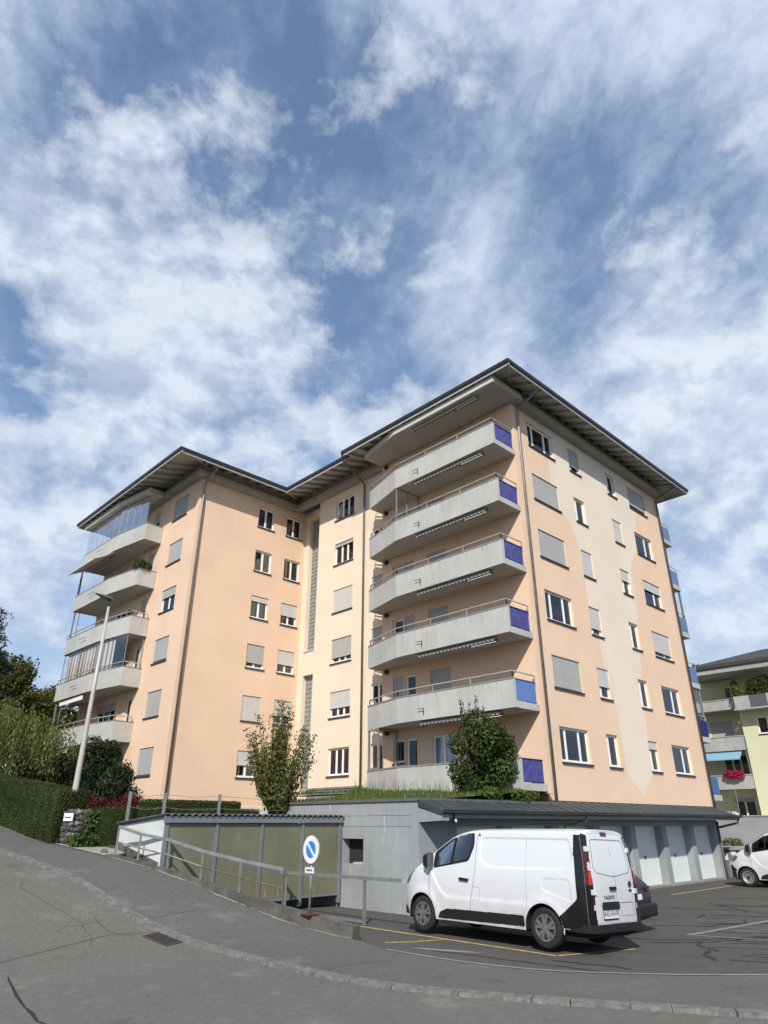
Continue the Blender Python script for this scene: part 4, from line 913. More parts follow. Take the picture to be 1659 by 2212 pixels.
# terrace fill and grass
def terr_z(x, y): return 2.72 + 0.34 * max(0, min(1, (x - 15.0) / 4.5)) + 0.25 * max(0, min(1, (y - 17) / 5)) * max(0, min(1, (x - 15.5) / 4))
mb = MB(); nx, ny = 18, 20
for i_ in range(nx):
    for j in range(ny):
        f = lambda a, b: (XW + .1 + (21.75 - XW - .1) * a / nx, YP + .08 + (28.2 - YP) * b / ny)
        P4 = [f(i_, j), f(i_ + 1, j), f(i_ + 1, j + 1), f(i_, j + 1)]
        if P4[0][0] < 20.3 and P4[0][1] > 20.8: continue
        mb.quad(*[(x, y, terr_z(x, y)) for x, y in P4])
struct(mb.build('terrace', 'soil_ground', smooth=True))
def foreach_mesh(name, V, F, material, shade, parent=None):
    me = bpy.data.meshes.new(name); n = len(V); k = F.shape[1]
    me.vertices.add(n); me.vertices.foreach_set('co', V.astype(np.float32).ravel())
    me.loops.add(F.size); me.loops.foreach_set('vertex_index', F.astype(np.int32).ravel())
    me.polygons.add(len(F)); me.polygons.foreach_set('loop_start', np.arange(0, F.size, k, dtype=np.int32)); me.polygons.foreach_set('loop_total', np.full(len(F), k, np.int32))
    at = me.attributes.new('shade', 'FLOAT', 'FACE'); at.data.foreach_set('value', shade.astype(np.float32))
    me.materials.append(MATS[material]); me.update(calc_edges=True); me.validate()
    o = bpy.data.objects.new(name, me); COL.objects.link(o)
    if parent: o.parent = parent
    return o
def grass(name, xy, z, hgt, material, lean=0.35, w=0.012, parent=None):
    n = len(xy); a = rng.uniform(0, 2 * np.pi, n); hh = hgt * rng.uniform(.45, 1.25, n); b = np.stack([xy[:, 0], xy[:, 1], z], 1)
    d = np.stack([np.cos(a), np.sin(a), np.zeros(n)], 1); ln = rng.uniform(0, lean, n)[:, None]; la = rng.uniform(0, 2 * np.pi, n); ld = np.stack([np.cos(la), np.sin(la), np.zeros(n)], 1)
    up = np.array([0, 0, 1.0])
    mid = b + up * hh[:, None] * .6 + ld * ln * hh[:, None] * .4; tip = b + up * hh[:, None] + ld * ln * hh[:, None] * 1.1
    V = np.stack([b - d * w, b + d * w, mid + d * w * .7, mid - d * w * .7, tip], 1).reshape(-1, 3); k = np.arange(n) * 5
    F = np.concatenate([np.stack([k, k + 1, k + 2, k + 3], 1), np.stack([k + 3, k + 2, k + 4, k + 4], 1)])
    F3 = np.concatenate([np.stack([k, k + 1, k + 2], 1), np.stack([k, k + 2, k + 3], 1), np.stack([k + 3, k + 2, k + 4], 1)])
    sh = np.tile(rng.uniform(0, 1, n) ** 1.6, 3)
    return foreach_mesh(name, V, F3, material, sh, parent)
n = 26000; x = rng.uniform(14.75, 20.2, n); y = rng.uniform(13.9, 28, n)
keep = (y < 20.8) | (x > 19.5); x, y = x[keep], y[keep]
keep = rng.uniform(0, 1, len(x)) < np.where(x < 16.5, 1.0, .7); x, y = x[keep], y[keep]
zg = np.array([terr_z(a, b) for a, b in zip(x, y)])
patch = .75 + .45 * np.sin(x * 1.7 + 1.3) * np.sin(y * 1.9) + rng.uniform(-.1, .2, len(x))
gobj = grass('terrace_grass', np.stack([x, y], 1), zg, .17 * np.clip(patch, .5, 1.4), 'leaf_grass')
tag(stuff(gobj), 'rough green grass covering the garage roof in front of the balconies', 'grass')
n = 300; x = rng.uniform(19.4, 20.05, n); y = rng.uniform(15.5, 22.4, n)
wobj = grass('dry_grass', np.stack([x, y], 1), np.array([terr_z(a, b) for a, b in zip(x, y)]), np.full(n, .5), 'leaf_grass', .5, .007)
tag(stuff(wobj), 'tall thin seeding grass stems along the lowest balcony front', 'grass')

# ------------------------------------------------------------------ olive shelter at the foot of the end wall
SH = root('bike_shelter', 'low shelter with olive panels, grey metal frame and corrugated roof', 'shelter')
sy = 16.97; xs = [8.82, 10.25, 11.67, 13.08, 14.5]
zlo = [0.9, .62, .28, .30, .32]
for k in range(4):
    a, b = xs[k], xs[k + 1]; q = MB(); zlo_ = [.15, .15, .30, .32][k]
    q.box((a + .045, sy + .02, zlo_), (b - .045, sy + .045, 2.13)); p_ = q.build('panel', 'olive_panel', SH)
    for j in range({0: 0, 1: 4, 2: 2, 3: 1}[k]):
        x0 = a + .2 + j * .11 + random.uniform(0, .5); zz_ = random.uniform(.55, .95)
        s_ = MB(); s_.poly([(x0, sy + .017, zlo_ + .05), (x0 + .035, sy + .017, zlo_ + .05), (x0 + .02, sy + .017, zz_)]); s_.build('drip_stain', 'stain_pale', p_, fix=False)
for k, x in enumerate(xs):
    MB().box((x - .045, sy - .02, .05), (x + .045, sy + .06, 2.14)).build('post', 'shed_metal', SH)
for k in range(4):
    MB().box((xs[k] + .046, sy - .01, [.08, .08, .22, .24][k]), (xs[k + 1] - .046, sy + .05, [.145, .145, .295, .315][k])).build('bottom_rail', 'shed_metal', SH)
MB().box((8.72, sy - .07, 2.145), (14.57, sy + .02, 2.30)).build('front_beam', 'shed_metal', SH)
rf = MB(); nst = 150; pv = None
for k in range(nst + 1):
    x = 8.70 + 5.86 * k / nst; dz = .028 * math.sin(k * 2 * math.pi / 5.0); cur = [(x, sy - .12, 2.345 + dz), (x, 19.7, 2.14 + dz), (x, sy - .12, 2.325 + dz), (x, 19.7, 2.12 + dz)]
    if pv: rf.quad(pv[0], cur[0], cur[1], pv[1]); rf.quad(pv[2], pv[3], cur[3], cur[2]); rf.quad(pv[0], pv[2], cur[2], cur[0])
    pv = cur
rf.build('roof', 'corrugated', SH, smooth=True, fix=False)
q = MB(); q.map = None; q.prism([(8.80, sy + .07), (8.9, sy + .07), (8.9, 19.6), (8.80, 19.6)], [.3, .3, .9, .9], [2.27, 2.27, 2.08, 2.08]); q.build('side_wall', 'white_render', SH)
q = MB(); q.prism([(8.785, 17.15), (8.799, 17.15), (8.799, 19.55), (8.785, 19.55)], [.9, .9, 1.2, 1.2], [1.26, 1.26, 1.66, 1.66]); q.build('dark_course', 'concrete_dark', SH)  # dark band sloping along the lower side wall
q = MB(); q.bar((8.79, sy, 2.29), (8.79, 19.75, 2.13), .05, .05); q.build('verge_trim', 'shed_metal', SH)
q = MB(); q.box((8.9, 19.55, .3), (14.6, 19.65, 2.1)); q.build('back_wall', 'white_render', SH)

# ------------------------------------------------------------------ retaining kerb wall with its two railings
CURB = [(10.3, 11.6), (9.98, 12.68), (9.72, 13.55), (9.41, 14.6), (9.1, 15.65), (8.76, 16.8), (8.46, 17.82), (8.16, 18.8)]
CZ = {11.6: .25, 12.68: .41, 13.55: .53, 14.6: .71, 15.65: .90, 16.8: 1.13, 17.82: 1.29, 18.8: 1.41}
cw = root('retaining_kerb', 'weathered concrete kerb wall stepping up beside the sloping pavement', 'kerb wall')
cd_ = [(a[0] + (b[0] - a[0]) * k / 4, a[1] + (b[1] - a[1]) * k / 4) for a, b in zip(CURB, CURB[1:]) for k in range(4)] + [CURB[-1]]
def cz(y): ys = sorted(CZ); return float(np.interp(y, ys, [CZ[k] for k in ys]))
mb = MB(); inn_c = offs(cd_, 0.28)
for k in range(len(cd_) - 1):
    a, b, c, d = cd_[k], cd_[k + 1], inn_c[k + 1], inn_c[k]
    j = [random.uniform(-.008, .008) for _ in range(2)]
    mb.prism([a, b, c, d], [-.3] * 4, [cz(a[1]), cz(b[1]), cz(b[1]), cz(a[1])])
bo_ = mb.build('wall', 'concrete_dark', cw)
bm = bmesh.new(); bm.from_mesh(bo_.data); bmesh.ops.remove_doubles(bm, verts=bm.verts, dist=.002)
bm.to_mesh(bo_.data); bm.free()
mb = MB()
for k in range(len(cd_) - 1):
    a, b = cd_[k], cd_[k + 1]; o1 = offs([a, b], -.012)
    mb.quad((*a, cz(a[1]) + .003), (*b, cz(b[1]) + .003), (*inn_c[k + 1], cz(b[1]) + .003), (*inn_c[k], cz(a[1]) + .003))
mb.build('worn_top', 'concrete_dark', cw, fix=False)
mb = MB()                                                 # crumbling mortar along its foot
fd = [(a[0] + (b[0] - a[0]) * k / 14, a[1] + (b[1] - a[1]) * k / 14) for a, b in zip(CURB, CURB[1:]) for k in range(14)] + [CURB[-1]]
o1 = offs(fd, -.07); wd = [max(0, .45 + .45 * math.sin(k * .31) + random.uniform(-.45, .35)) for k in range(len(fd))]
for k in range(len(fd) - 1):
    if wd[k] < .05 and wd[k + 1] < .05: continue
    a, b = fd[k], fd[k + 1]; c = [b[i] + (o1[k + 1][i] - b[i]) * wd[k + 1] for i in (0, 1)]; d = [a[i] + (o1[k][i] - a[i]) * wd[k] for i in (0, 1)]
    mb.quad((*a, hs(a[1]) + .015), (*b, hs(b[1]) + .015), (*c, hs(c[1]) + .006), (*d, hs(d[1]) + .006))
mb.build('mortar_fillet', 'concrete_cap', cw, fix=False)
mid_c = offs(cd_, 0.13)
def mc(y): ys = [p[1] for p in mid_c]; return float(np.interp(y, ys, [p[0] for p in mid_c]))
ra = root('ramp_railing', 'galvanised handrail following the slope on top of the kerb wall', 'railing')
posts = [13.42, 14.62, 15.76, 16.85, 17.85, 18.65]; tops = [1.21, 1.36, 1.53, 1.76, 1.88, 2.05]
for y, t in zip(posts, tops):
    MB().bar((mc(y), y, cz(y)), (mc(y), y, t - .02), .038, .038).build('post', 'rail_rust' if y < 13.5 else 'galvanised', ra)
for p0, p1 in zip(range(5), range(1, 6)):
    a, b = (mc(posts[p0]), posts[p0], tops[p0]), (mc(posts[p1]), posts[p1], tops[p1])
    MB().bar(a, b, .05, .065).build('top_rail', 'galvanised', ra)
    za_, zb_ = (tops[p0] + cz(posts[p0])) / 2 - .02, (tops[p1] + cz(posts[p1])) / 2 - .02
    MB().tube([(a[0], a[1], za_), (b[0], b[1], zb_)], .018, 8).build('mid_rail', 'rail_rust' if p0 < 2 else 'galvanised', ra)
rb = root('lot_railing', 'straight galvanised barrier at the edge of the parking lot beside the van', 'railing')
for y in (16.5, 13.35): MB().bar((12.22, y, -.02), (12.22, y, .90), .06, .06).build('post', 'galvanised', rb)
MB().bar((12.22, 16.75, .93), (12.22, 12.1, .95), .06, .075).build('top_rail', 'galvanised', rb)
MB().bar((12.22, 12.1, .95), (12.35, 11.98, .9), .06, .075).build('end_bracket', 'galvanised', rb)
MB().bar((12.25, 16.7, .03), (12.3, 13.4, .03), .07, .05).build('foot_rail', 'galvanised', rb)
q = root('no_parking_sign', 'round blue no parking sign with white diagonal bar on a grey pole', 'sign')
sx, sy_, sz = 9.99, 12.62, 1.62
px_ = 10.03
MB().tube([(px_, 12.66, cz(12.66)), (px_, 12.645, sz + .2)], .028, 10).build('pole', 'galvanised', q, smooth=True)
MB().prism([(9.9, 12.52), (10.18, 12.52), (10.18, 12.80), (9.9, 12.80)], cz(12.66) + .0, cz(12.66) + .022).build('base_plate', 'red_base', q)
dk = MB(); dk.lathe([(.012, 0), (.012, .275), (.0, .275), (-.006, .27)], 48, 'x', (9.985, sy_, sz)); dk.build('rim', 'sign_grey', q, smooth=False)
dk = MB(); dk.lathe([(0, 0), (0, .27)], 48, 'x', (9.972, sy_, sz)); disc = dk.build('face', 'white_sign', q, fix=False)
def arcfill(sgn):
    r_, half = .165, .028; v = []; ang = R(45)              # bar from upper left to lower right as seen from the street
    a0 = math.asin(half / r_)
    for k in range(25):
        t = a0 + (math.pi - 2 * a0) * k / 24; v.append((r_ * math.cos(t), r_ * math.sin(t) * sgn))
    c, s = math.cos(ang), math.sin(ang)
    return [(9.969, sy_ + (p * c - w * s), sz + (p * s + w * c)) for p, w in v]
for sg in (1, -1): mm = MB(); mm.poly(arcfill(sg)); mm.build('blue_field', 'sign_blue', disc, fix=False)
MB().box((9.975, 12.50, 1.17), (9.985, 12.80, 1.28)).build('plate', 'white_sign', q)
def text(body, size, loc, rot, material, parent, extrude=.001, name='lettering', sx_=1.0):
    cu_ = bpy.data.curves.new(name, 'FONT'); cu_.body = body; cu_.size = size; cu_.align_x = 'CENTER'; cu_.align_y = 'CENTER'; cu_.extrude = extrude
    o = bpy.data.objects.new(name, cu_); COL.objects.link(o); bpy.context.view_layer.update()
    me = bpy.data.meshes.new_from_object(o.evaluated_get(bpy.context.evaluated_depsgraph_get())); bpy.data.objects.remove(o); bpy.data.curves.remove(cu_)
    me.materials.clear(); me.materials.append(MATS[material]); o = bpy.data.objects.new(name, me); COL.objects.link(o)
    o.location = loc; o.rotation_euler = rot; o.scale = (sx_, 1, 1); o.parent = parent; return o
for k in range(7): MB().box((9.971, 12.55 + k * .03, 1.205 + .006 * (k % 2)), (9.974, 12.57 + k * .03, 1.245)).build('lettering', 'ink_dark', q)

# ------------------------------------------------------------------ street lamp on the stone pillar
lm = root('street_lamp', 'tall pale street lamp post with a flat grey head over the road', 'street lamp')
lx, ly = 7.92, 21.0
MB().tube([(lx, ly, 1.7), (lx, ly, 2.55), (lx, ly, 5.5), (lx, ly, 8.45)], [.095, .09, .065, .042], 14).build('pole', 'lamp_pole', lm, smooth=True)
MB().tube([(lx, ly, 2.50), (lx, ly, 2.58)], [.125, .10], 14).build('collar', 'lamp_pole', lm, smooth=True)
MB().tube([(lx, ly, 8.45), (lx, ly, 8.66)], .05, 12).build('neck', 'lamp_head', lm, smooth=True)
hd = MB(); prof = [(.10, .04, .04), (.0, .10, .07), (-.2, .12, .06), (-.4, .09, .035), (-.62, .03, .02)]; pv = None
for d, w, t in prof:
    c_ = Vector((lx, ly, 8.70)) + Vector((-.92, -.38, .03)) * (-d) * 1.0; s_ = Vector((.38, -.92, 0))
    cur = [c_ - s_ * w - Vector((0, 0, .02)), c_ + s_ * w - Vector((0, 0, .02)), c_ + s_ * w * .6 + Vector((0, 0, t)), c_ - s_ * w * .6 + Vector((0, 0, t))]
    if pv:
        for k in range(4): hd.quad(pv[k], pv[(k + 1) % 4], cur[(k + 1) % 4], cur[k])
    else: hd.quad(*cur)
    pv = cur
hd.quad(*pv); hd.build('lamp_head', 'lamp_head', lm)
pl = root('stone_pillar', 'short pillar of dark rough stones around the foot of the street lamp', 'pillar')
MB().box((7.7, 20.5, 1.4), (8.32, 21.3, 2.42)).build('core', 'concrete_dark', pl)
def stone_mesh():
    bm = bmesh.new(); bmesh.ops.create_icosphere(bm, subdivisions=1, radius=1)
    for v in bm.verts: v.co *= random.uniform(.8, 1.15)
    me = bpy.data.meshes.new('stone'); bm.to_mesh(me); bm.free(); me.materials.append(MATS['field_stone']); return me
sm_ = [stone_mesh() for _ in range(5)]
for fx in range(2):
    for r_ in range(8):
        for c_ in range(7):
            z = 1.45 + r_ * .135 + random.uniform(-.03, .03); u = (c_ + .5 + .5 * (r_ % 2)) * .12 + random.uniform(-.03, .03)
            loc = (7.7, 20.5 + u, z) if fx == 0 else (7.7 + u * .72, 20.5, z)
            share('stone', random.choice(sm_), pl, loc, (random.uniform(0, 6), random.uniform(0, 6), random.uniform(0, 6)), [random.uniform(.055, .095) for _ in range(3)])
for c_ in range(5):
    for r_ in range(5): share('stone', random.choice(sm_), pl, (7.76 + c_ * .125, 20.55 + r_ * .16, 2.42 + random.uniform(-.02, .03)), (random.uniform(0, 6), 1, 2), [random.uniform(.06, .1) for _ in range(3)])
for z, w, hh_ in ((2.34, .2, .15), (1.55, .14, .1)):
    pn = tag(empty('small_plaque'), {2.34: 'white plaque fixed to the upper left of the stone pillar', 1.55: 'small white tag near the bottom of the stone pillar'}[z], 'plaque')
    dv = Vector((-.34, -.94)); 
    MB().prism([(7.58, 20.56), (7.60, 20.545), (7.60 + w * .8, 20.38), (7.58 + w * .8, 20.395)] if z > 2 else [(7.66, 20.5), (7.68, 20.485), (7.68 + w, 20.36), (7.66 + w, 20.375)], z - hh_, z + hh_ * .3).build('plate', 'white_sign', pn)
    if z > 2: MB().prism([(7.59, 20.535), (7.595, 20.53), (7.59 + w * .65, 20.40), (7.585 + w * .65, 20.405)], z - .07, z - .045).build('lettering', 'ink_dark', pn)
# wire fence posts behind the shelter
fe = root('wire_fence', 'thin wire fence on four galvanised posts behind the shelter', 'fence')
fp = [(9.0, 19.72), (10.1, 19.78), (11.95, 19.8), (14.9, 19.82)]
for x, y in fp: MB().bar((x, y, 1.9), (x, y, 2.95), .075, .06).build('post', 'galvanised', fe)
for z in (2.9, 2.55):
    for a, b in zip(fp, fp[1:]):
        mz = z - .06; MB().tube([(*a, z), ((a[0] + b[0]) / 2, (a[1] + b[1]) / 2, mz), (*b, z)], .006, 4).build('wire', 'galvanised', fe)
# ------------------------------------------------------------------ vehicles
def sstep(a, b, x): t = np.clip((x - a) / (b - a), 0, 1); return t * t * (3 - 2 * t)
def inpoly(poly, y, z):
    inside = np.zeros(np.shape(y), bool); n = len(poly)
    for k in range(n):
        (y0, z0), (y1, z1) = poly[k], poly[(k + 1) % n]
        c = ((z0 > z) != (z1 > z)); 
        with np.errstate(divide='ignore', invalid='ignore'): xx = (y1 - y0) * (z - z0) / (z1 - z0 + 1e-12) + y0
        inside ^= c & (y < xx)
    return inside
def polydist(poly, y, z):
    d = np.full(np.shape(y), 9.0); n = len(poly)
    for k in range(n):
        a, b = np.array(poly[k]), np.array(poly[(k + 1) % n]); ab = b - a; L2 = ab @ ab
        t = np.clip(((y - a[0]) * ab[0] + (z - a[1]) * ab[1]) / L2, 0, 1); d = np.minimum(d, np.hypot(y - a[0] - t * ab[0], z - a[1] - t * ab[1]))
    return d
def rounded(poly, r, n=5):
    out = []
    for k in range(len(poly)):
        p0, p, p1 = [np.array(poly[i % len(poly)], float) for i in (k - 1, k, k + 1)]
        a = p0 - p; b = p1 - p; rr = min(r, .45 * np.linalg.norm(a), .45 * np.linalg.norm(b)); a = p + a / np.linalg.norm(a) * rr; b = p + b / np.linalg.norm(b) * rr
        for t in np.linspace(0, 1, n): out.append(tuple((1 - t) ** 2 * a + 2 * t * (1 - t) * p + t * t * b))
    return out
class Van:
    """delivery van body: y = 0 at the rear bumper, nose at y = 5; x = half width from the centre"""
    T = [(0, 1.98), (.6, 1.99), (1.8, 1.99), (2.55, 1.98), (2.83, 1.96), (3.04, 1.92), (3.25, 1.855), (3.57, 1.67), (3.79, 1.53), (4.0, 1.40), (4.2, 1.28), (4.45, 1.14), (4.6, 1.02), (4.72, .90)]
    FA, RA, AR = 4.08, 0.98, 0.405
    win = rounded([(3.70, 1.24), (3.66, 1.50), (3.17, 1.83), (2.86, 1.90), (2.70, 1.90), (2.68, 1.70), (2.80, 1.41)], .06)
    panel = rounded([(2.50, 1.84), (.30, 1.84), (.27, 1.45), (.52, 1.29), (2.28, 1.27), (2.50, 1.42)], .12)
    lower = rounded([(1.00, 1.16), (.36, 1.16), (.34, .78), (.7, .86), (1.0, .95)], .08)
    def top(s, y): return np.interp(y, [p[0] for p in s.T], [p[1] for p in s.T])
    def lean(s, z): return .13 * np.clip((z - .95) / 1.0, 0, 1) ** 2
    def W(s, y, z):
        w = .972 - .135 * np.clip((z - 1.05) / .9, 0, 1.2) ** 1.5 - .03 * np.clip((.75 - z) / .5, 0, 1) ** 1.5
        w = w - .17 * np.clip((y - 4.1) / .65, 0, 1.3) ** 2.4 - .05 * np.clip((.22 - y) / .22, 0, 1) ** 2
        w = w - .016 * sstep(0.0, .035, np.where(inpoly(s.panel, y, z), polydist(s.panel, y, z), 0))
        w = w - .008 * sstep(0.0, .03, np.where(inpoly(s.lower, y, z), polydist(s.lower, y, z), 0))
        for c in (s.FA, s.RA):
            r = np.hypot(y - c, z - .33); w = w + .022 * np.exp(-((r - .42) / .10) ** 2)
        crease = .70 + .5 * np.clip((y - 3.3) / .5, 0, 1) ** 2      # door crease rising towards the mirror
        w = w + .018 * sstep(crease + .05, crease - .05, z) * sstep(3.95, 3.8, y) * sstep(.9, 1.5, y)
        return w
    def zb(s, y):
        b = np.where(y < .55, .36, np.where(y > 4.5, .30, .27)) + 0 * y
        for c in (s.FA, s.RA):
            q = s.AR ** 2 - (y - c) ** 2; b = np.where(q > 0, np.maximum(b, .33 + np.sqrt(np.maximum(q, 0))), b)
        return b
    def pt(s, sx, y, z, off=0): return (sx * (float(s.W(np.array(y), np.array(z))) + off), y + float(s.lean(z)) * max(0, 1 - y / .6), z)
def grid_obj(name, X, Y, Z, mats, parent, mi=None, skip=None, smooth=True):
    r, c = X.shape; V = np.stack([X, Y, Z], -1).reshape(-1, 3); idx = np.arange(r * c).reshape(r, c)
    F = np.stack([idx[:-1, :-1], idx[1:, :-1], idx[1:, 1:], idx[:-1, 1:]], -1).reshape(-1, 4)
    mi = np.zeros(len(F), int) if mi is None else mi.reshape(-1)
    if skip is not None: k = ~skip.reshape(-1); F, mi = F[k], mi[k]
    me = bpy.data.meshes.new(name); me.from_pydata(V.tolist(), [], F.tolist()); 
    for m_ in mats: me.materials.append(MATS[m_])
    me.polygons.foreach_set('material_index', mi.astype(np.int32)); me.polygons.foreach_set('use_smooth', [smooth] * len(F)); me.update()
    bm = bmesh.new(); bm.from_mesh(me); loose = [v for v in bm.verts if not v.link_faces]; bmesh.ops.delete(bm, geom=loose, context='VERTS'); bm.to_mesh(me); bm.free()
    o = bpy.data.objects.new(name, me); COL.objects.link(o); o.parent = parent; return o
def join_into(name, objs, parent):
    bm = bmesh.new(); mats = []
    for o in objs:
        me = o.data; mp = []
        for m_ in me.materials:
            if m_ not in mats: mats.append(m_)
            mp.append(mats.index(m_))
        k0 = len(bm.faces); bm.from_mesh(me); bm.faces.ensure_lookup_table()
        for f in bm.faces[k0:]: f.material_index = mp[f.material_index]
    bmesh.ops.remove_doubles(bm, verts=bm.verts, dist=.0008); bmesh.ops.recalc_face_normals(bm, faces=bm.faces)
    me = bpy.data.meshes.new(name); bm.to_mesh(me); bm.free()
    for m_ in mats: me.materials.append(m_)
    for o in objs: bpy.data.objects.remove(o)
    o = bpy.data.objects.new(name, me); COL.objects.link(o); o.parent = parent; return o
def wheel(parent, x, y, r, style, sgn):
    """sgn -1: outer face towards -x"""
    w = .20; prof = [(0, .62 * r), (.012, .70 * r), (.0, .78 * r), (.004, .92 * r), (.03, .985 * r), (.06, r), (w - .06, r), (w - .03, .985 * r), (w, .92 * r), (w, .6 * r)]
    mb = MB(); mb.lathe([(x + sgn * (-a + .0), q) if sgn > 0 else (x + a, q) for a, q in prof], 44, 'x', (0, y, r)); ty = mb.build('wheel', 'tyre', parent, smooth=True)
    mb = MB(); d = -sgn
    ax = lambda a: x + d * a
    if style == 'cap':
        mb.lathe([(ax(.035), 0), (ax(.035), .60 * r)], 40, 'x', (0, y, r), 1); mb.lathe([(ax(.035), .55 * r), (ax(.0), .58 * r), (ax(-.004), .64 * r), (ax(.015), .67 * r)], 40, 'x', (0, y, r), 0); mb.lathe([(ax(-.006), 0), (ax(-.006), .09 * r), (ax(.0), .14 * r), (ax(.03), .15 * r)], 20, 'x', (0, y, r), 0)
        for k in range(5):
            for dlt in (-.16, .16):
                t = 2 * math.pi * k / 5 + .3; a0 = t + dlt * .9; a1 = t + dlt * 1.45
                p0 = Vector((ax(.008), y + .12 * r * math.cos(a0), r + .12 * r * math.sin(a0))); p1 = Vector((ax(.006), y + .60 * r * math.cos(a1), r + .60 * r * math.sin(a1)))
                mb.bar(p0, p1, .05 * r / .33, .02, up=(1, 0, 0), mi=0)
            t = 2 * math.pi * k / 5 + .3; mb.bar((ax(.012), y + .32 * r * math.cos(t), r + .32 * r * math.sin(t)), (ax(.008), y + .60 * r * math.cos(t), r + .60 * r * math.sin(t)), .035, .02, up=(1, 0, 0), mi=1)
    else:
        mb.lathe([(ax(.05), 0), (ax(.05), .40 * r), (ax(.015), .50 * r), (ax(.0), .60 * r), (ax(-.004), .66 * r), (ax(.015), .68 * r)], 40, 'x', (0, y, r), 0); mb.lathe([(ax(-.0), 0), (ax(-.0), .16 * r), (ax(.05), .20 * r)], 20, 'x', (0, y, r), 1)
        for k in range(12):
            t = 2 * math.pi * k / 12; mb.lathe([(ax(.024), 0), (ax(.024), .045 * r)], 8, 'x', (0, y + .45 * r * math.cos(t), r + .45 * r * math.sin(t)), 1)
    mb.build('rim', ['hubcap', 'hub_dark'] if style == 'cap' else ['steel_rim', 'hub_dark'], ty)
def make_van(label, front=True, rear=True, style='cap', full=True):
    V = Van(); root_ = empty('delivery_van'); tag(root_, label, 'van')
    ys = np.concatenate([np.arange(0.06, 4.72, .016), [4.72]]); nz = 96
    parts = []; 
    Yg = np.repeat(ys[:, None], nz, 1); zt_ = V.top(ys) - .075; zb_ = np.minimum(V.zb(ys), zt_ - .02); t = np.linspace(0, 1, nz)
    Zg = zb_[:, None] + (zt_ - zb_)[:, None] * t[None]
    Wg = V.W(Yg, Zg); YY = Yg + V.lean(Zg) * np.clip(1 - Yg / .6, 0, 1)
    cy, cz_ = (Yg[:-1, :-1] + Yg[1:, 1:]) / 2, (Zg[:-1, :-1] + Zg[1:, 1:]) / 2
    skip = inpoly(V.win, cy, cz_)
    for sx in (-1, 1): parts.append(grid_obj('side', sx * Wg, YY, Zg, ['car_white'], root_, None, skip))
    na = 12; an = np.linspace(0, math.pi / 2, na); we = Wg[:, -1]; tt = V.top(ys)
    RX = we[:, None] * np.cos(an)[None] ** .55; RZ = zt_[:, None] + (tt + .03 - zt_)[:, None] * np.sin(an)[None] ** .85; RX[:, -1] = 0
    RY = np.repeat(ys[:, None], na, 1); RYl = RY + V.lean(RZ) * np.clip(1 - RY / .6, 0, 1)
    mi = np.zeros((len(ys) - 1, na - 1), int); yc = ys[:-1]; ws = (yc > 3.2) & (yc < 4.12); mi[ws, 2:] = 1
    for sx in (-1, 1): parts.append(grid_obj('roof', sx * RX, RYl, RZ, ['car_white', 'black_gloss'], root_, mi))
    # nose and tail caps: ring scaled towards the centre line
    for end in (0, -1):
        ringx = np.concatenate([Wg[end], RX[end][1:]]); ringz = np.concatenate([Zg[end], RZ[end][1:]]); ringy = np.concatenate([YY[end], RYl[end][1:]])
        k = np.linspace(1, 0, 26); 
        if end == 0: CX = ringx[:, None] * k[None]; CY = ringy[:, None] - .06 * (1 - k[None] ** 6); CZ_ = np.repeat(ringz[:, None], 26, 1)
        else: CX = ringx[:, None] * k[None]; CY = ringy[:, None] + .27 * (1 - k[None] ** 2.2) * np.clip((1.25 - ringz[:, None]) / .5, .25, 1); CZ_ = np.repeat(ringz[:, None], 26, 1)
        for sx in (-1, 1): parts.append(grid_obj('cap', sx * CX, CY, CZ_, ['car_white'], root_))
    join_into('body', parts, root_)
    def spatch(name, poly, material, off=.004, sides=(-1, 1), res=.012, parent=root_, ring=None, inner=False):
        a = np.array(poly); y0, z0 = a.min(0); y1, z1 = a.max(0); yy = np.arange(y0, y1 + res, res); zz_ = np.arange(z0, z1 + res, res)
        Y, Z = np.meshgrid(yy, zz_, indexing='ij'); c0, c1 = (Y[:-1, :-1] + Y[1:, 1:]) / 2, (Z[:-1, :-1] + Z[1:, 1:]) / 2
        sk = ~inpoly(poly, c0, c1)
        if ring is not None: sk |= inpoly(ring, c0, c1)
        sk |= c1 > V.top(c0) - .06
        w = V.W(Y, Z); o = None
        for sx in sides: o = grid_obj(name, sx * (w + off), Y + V.lean(Z) * np.clip(1 - Y / .6, 0, 1), Z, [material], parent, None, sk)
        return o
    win_out = rounded([(3.76, 1.21), (3.72, 1.52), (3.20, 1.865), (2.86, 1.935), (2.66, 1.935), (2.635, 1.68), (2.77, 1.375)], .07)
    wc = np.array(V.win).mean(0); win_in = [tuple(wc + (np.array(p) - wc) * .955) for p in V.win]
    spatch('window_seal', win_out, 'black_plastic', .003, ring=win_in, res=.006)
    spatch('side_window', V.win, 'van_glass', -.006)
    for sx in (-1, 1):
        mb = MB(); mb.bar(V.pt(sx, 3.25, 1.33, .004), V.pt(sx, 3.16, 1.82, .004), .03, .03, up=(1, 0, 0)); mb.build('window_divider', 'black_plastic', root_)
    # cab: floor, bulkhead, dashboard, wheel and seats
    mb = MB(); mb.box((-.86, 2.50, .5), (.86, 2.54, 1.9)); mb.box((-.88, 2.55, .45), (.88, 4.3, .5)); mb.box((-.82, 3.55, .9), (.82, 4.05, 1.24)); mb.box((-.925, 2.6, .6), (-.90, 3.8, 1.34)); mb.box((.90, 2.6, .6), (.925, 3.8, 1.34)); mb.box((-.3, 3.35, .95), (.3, 3.6, 1.3)); mb.build('cabin', 'van_interior', root_)
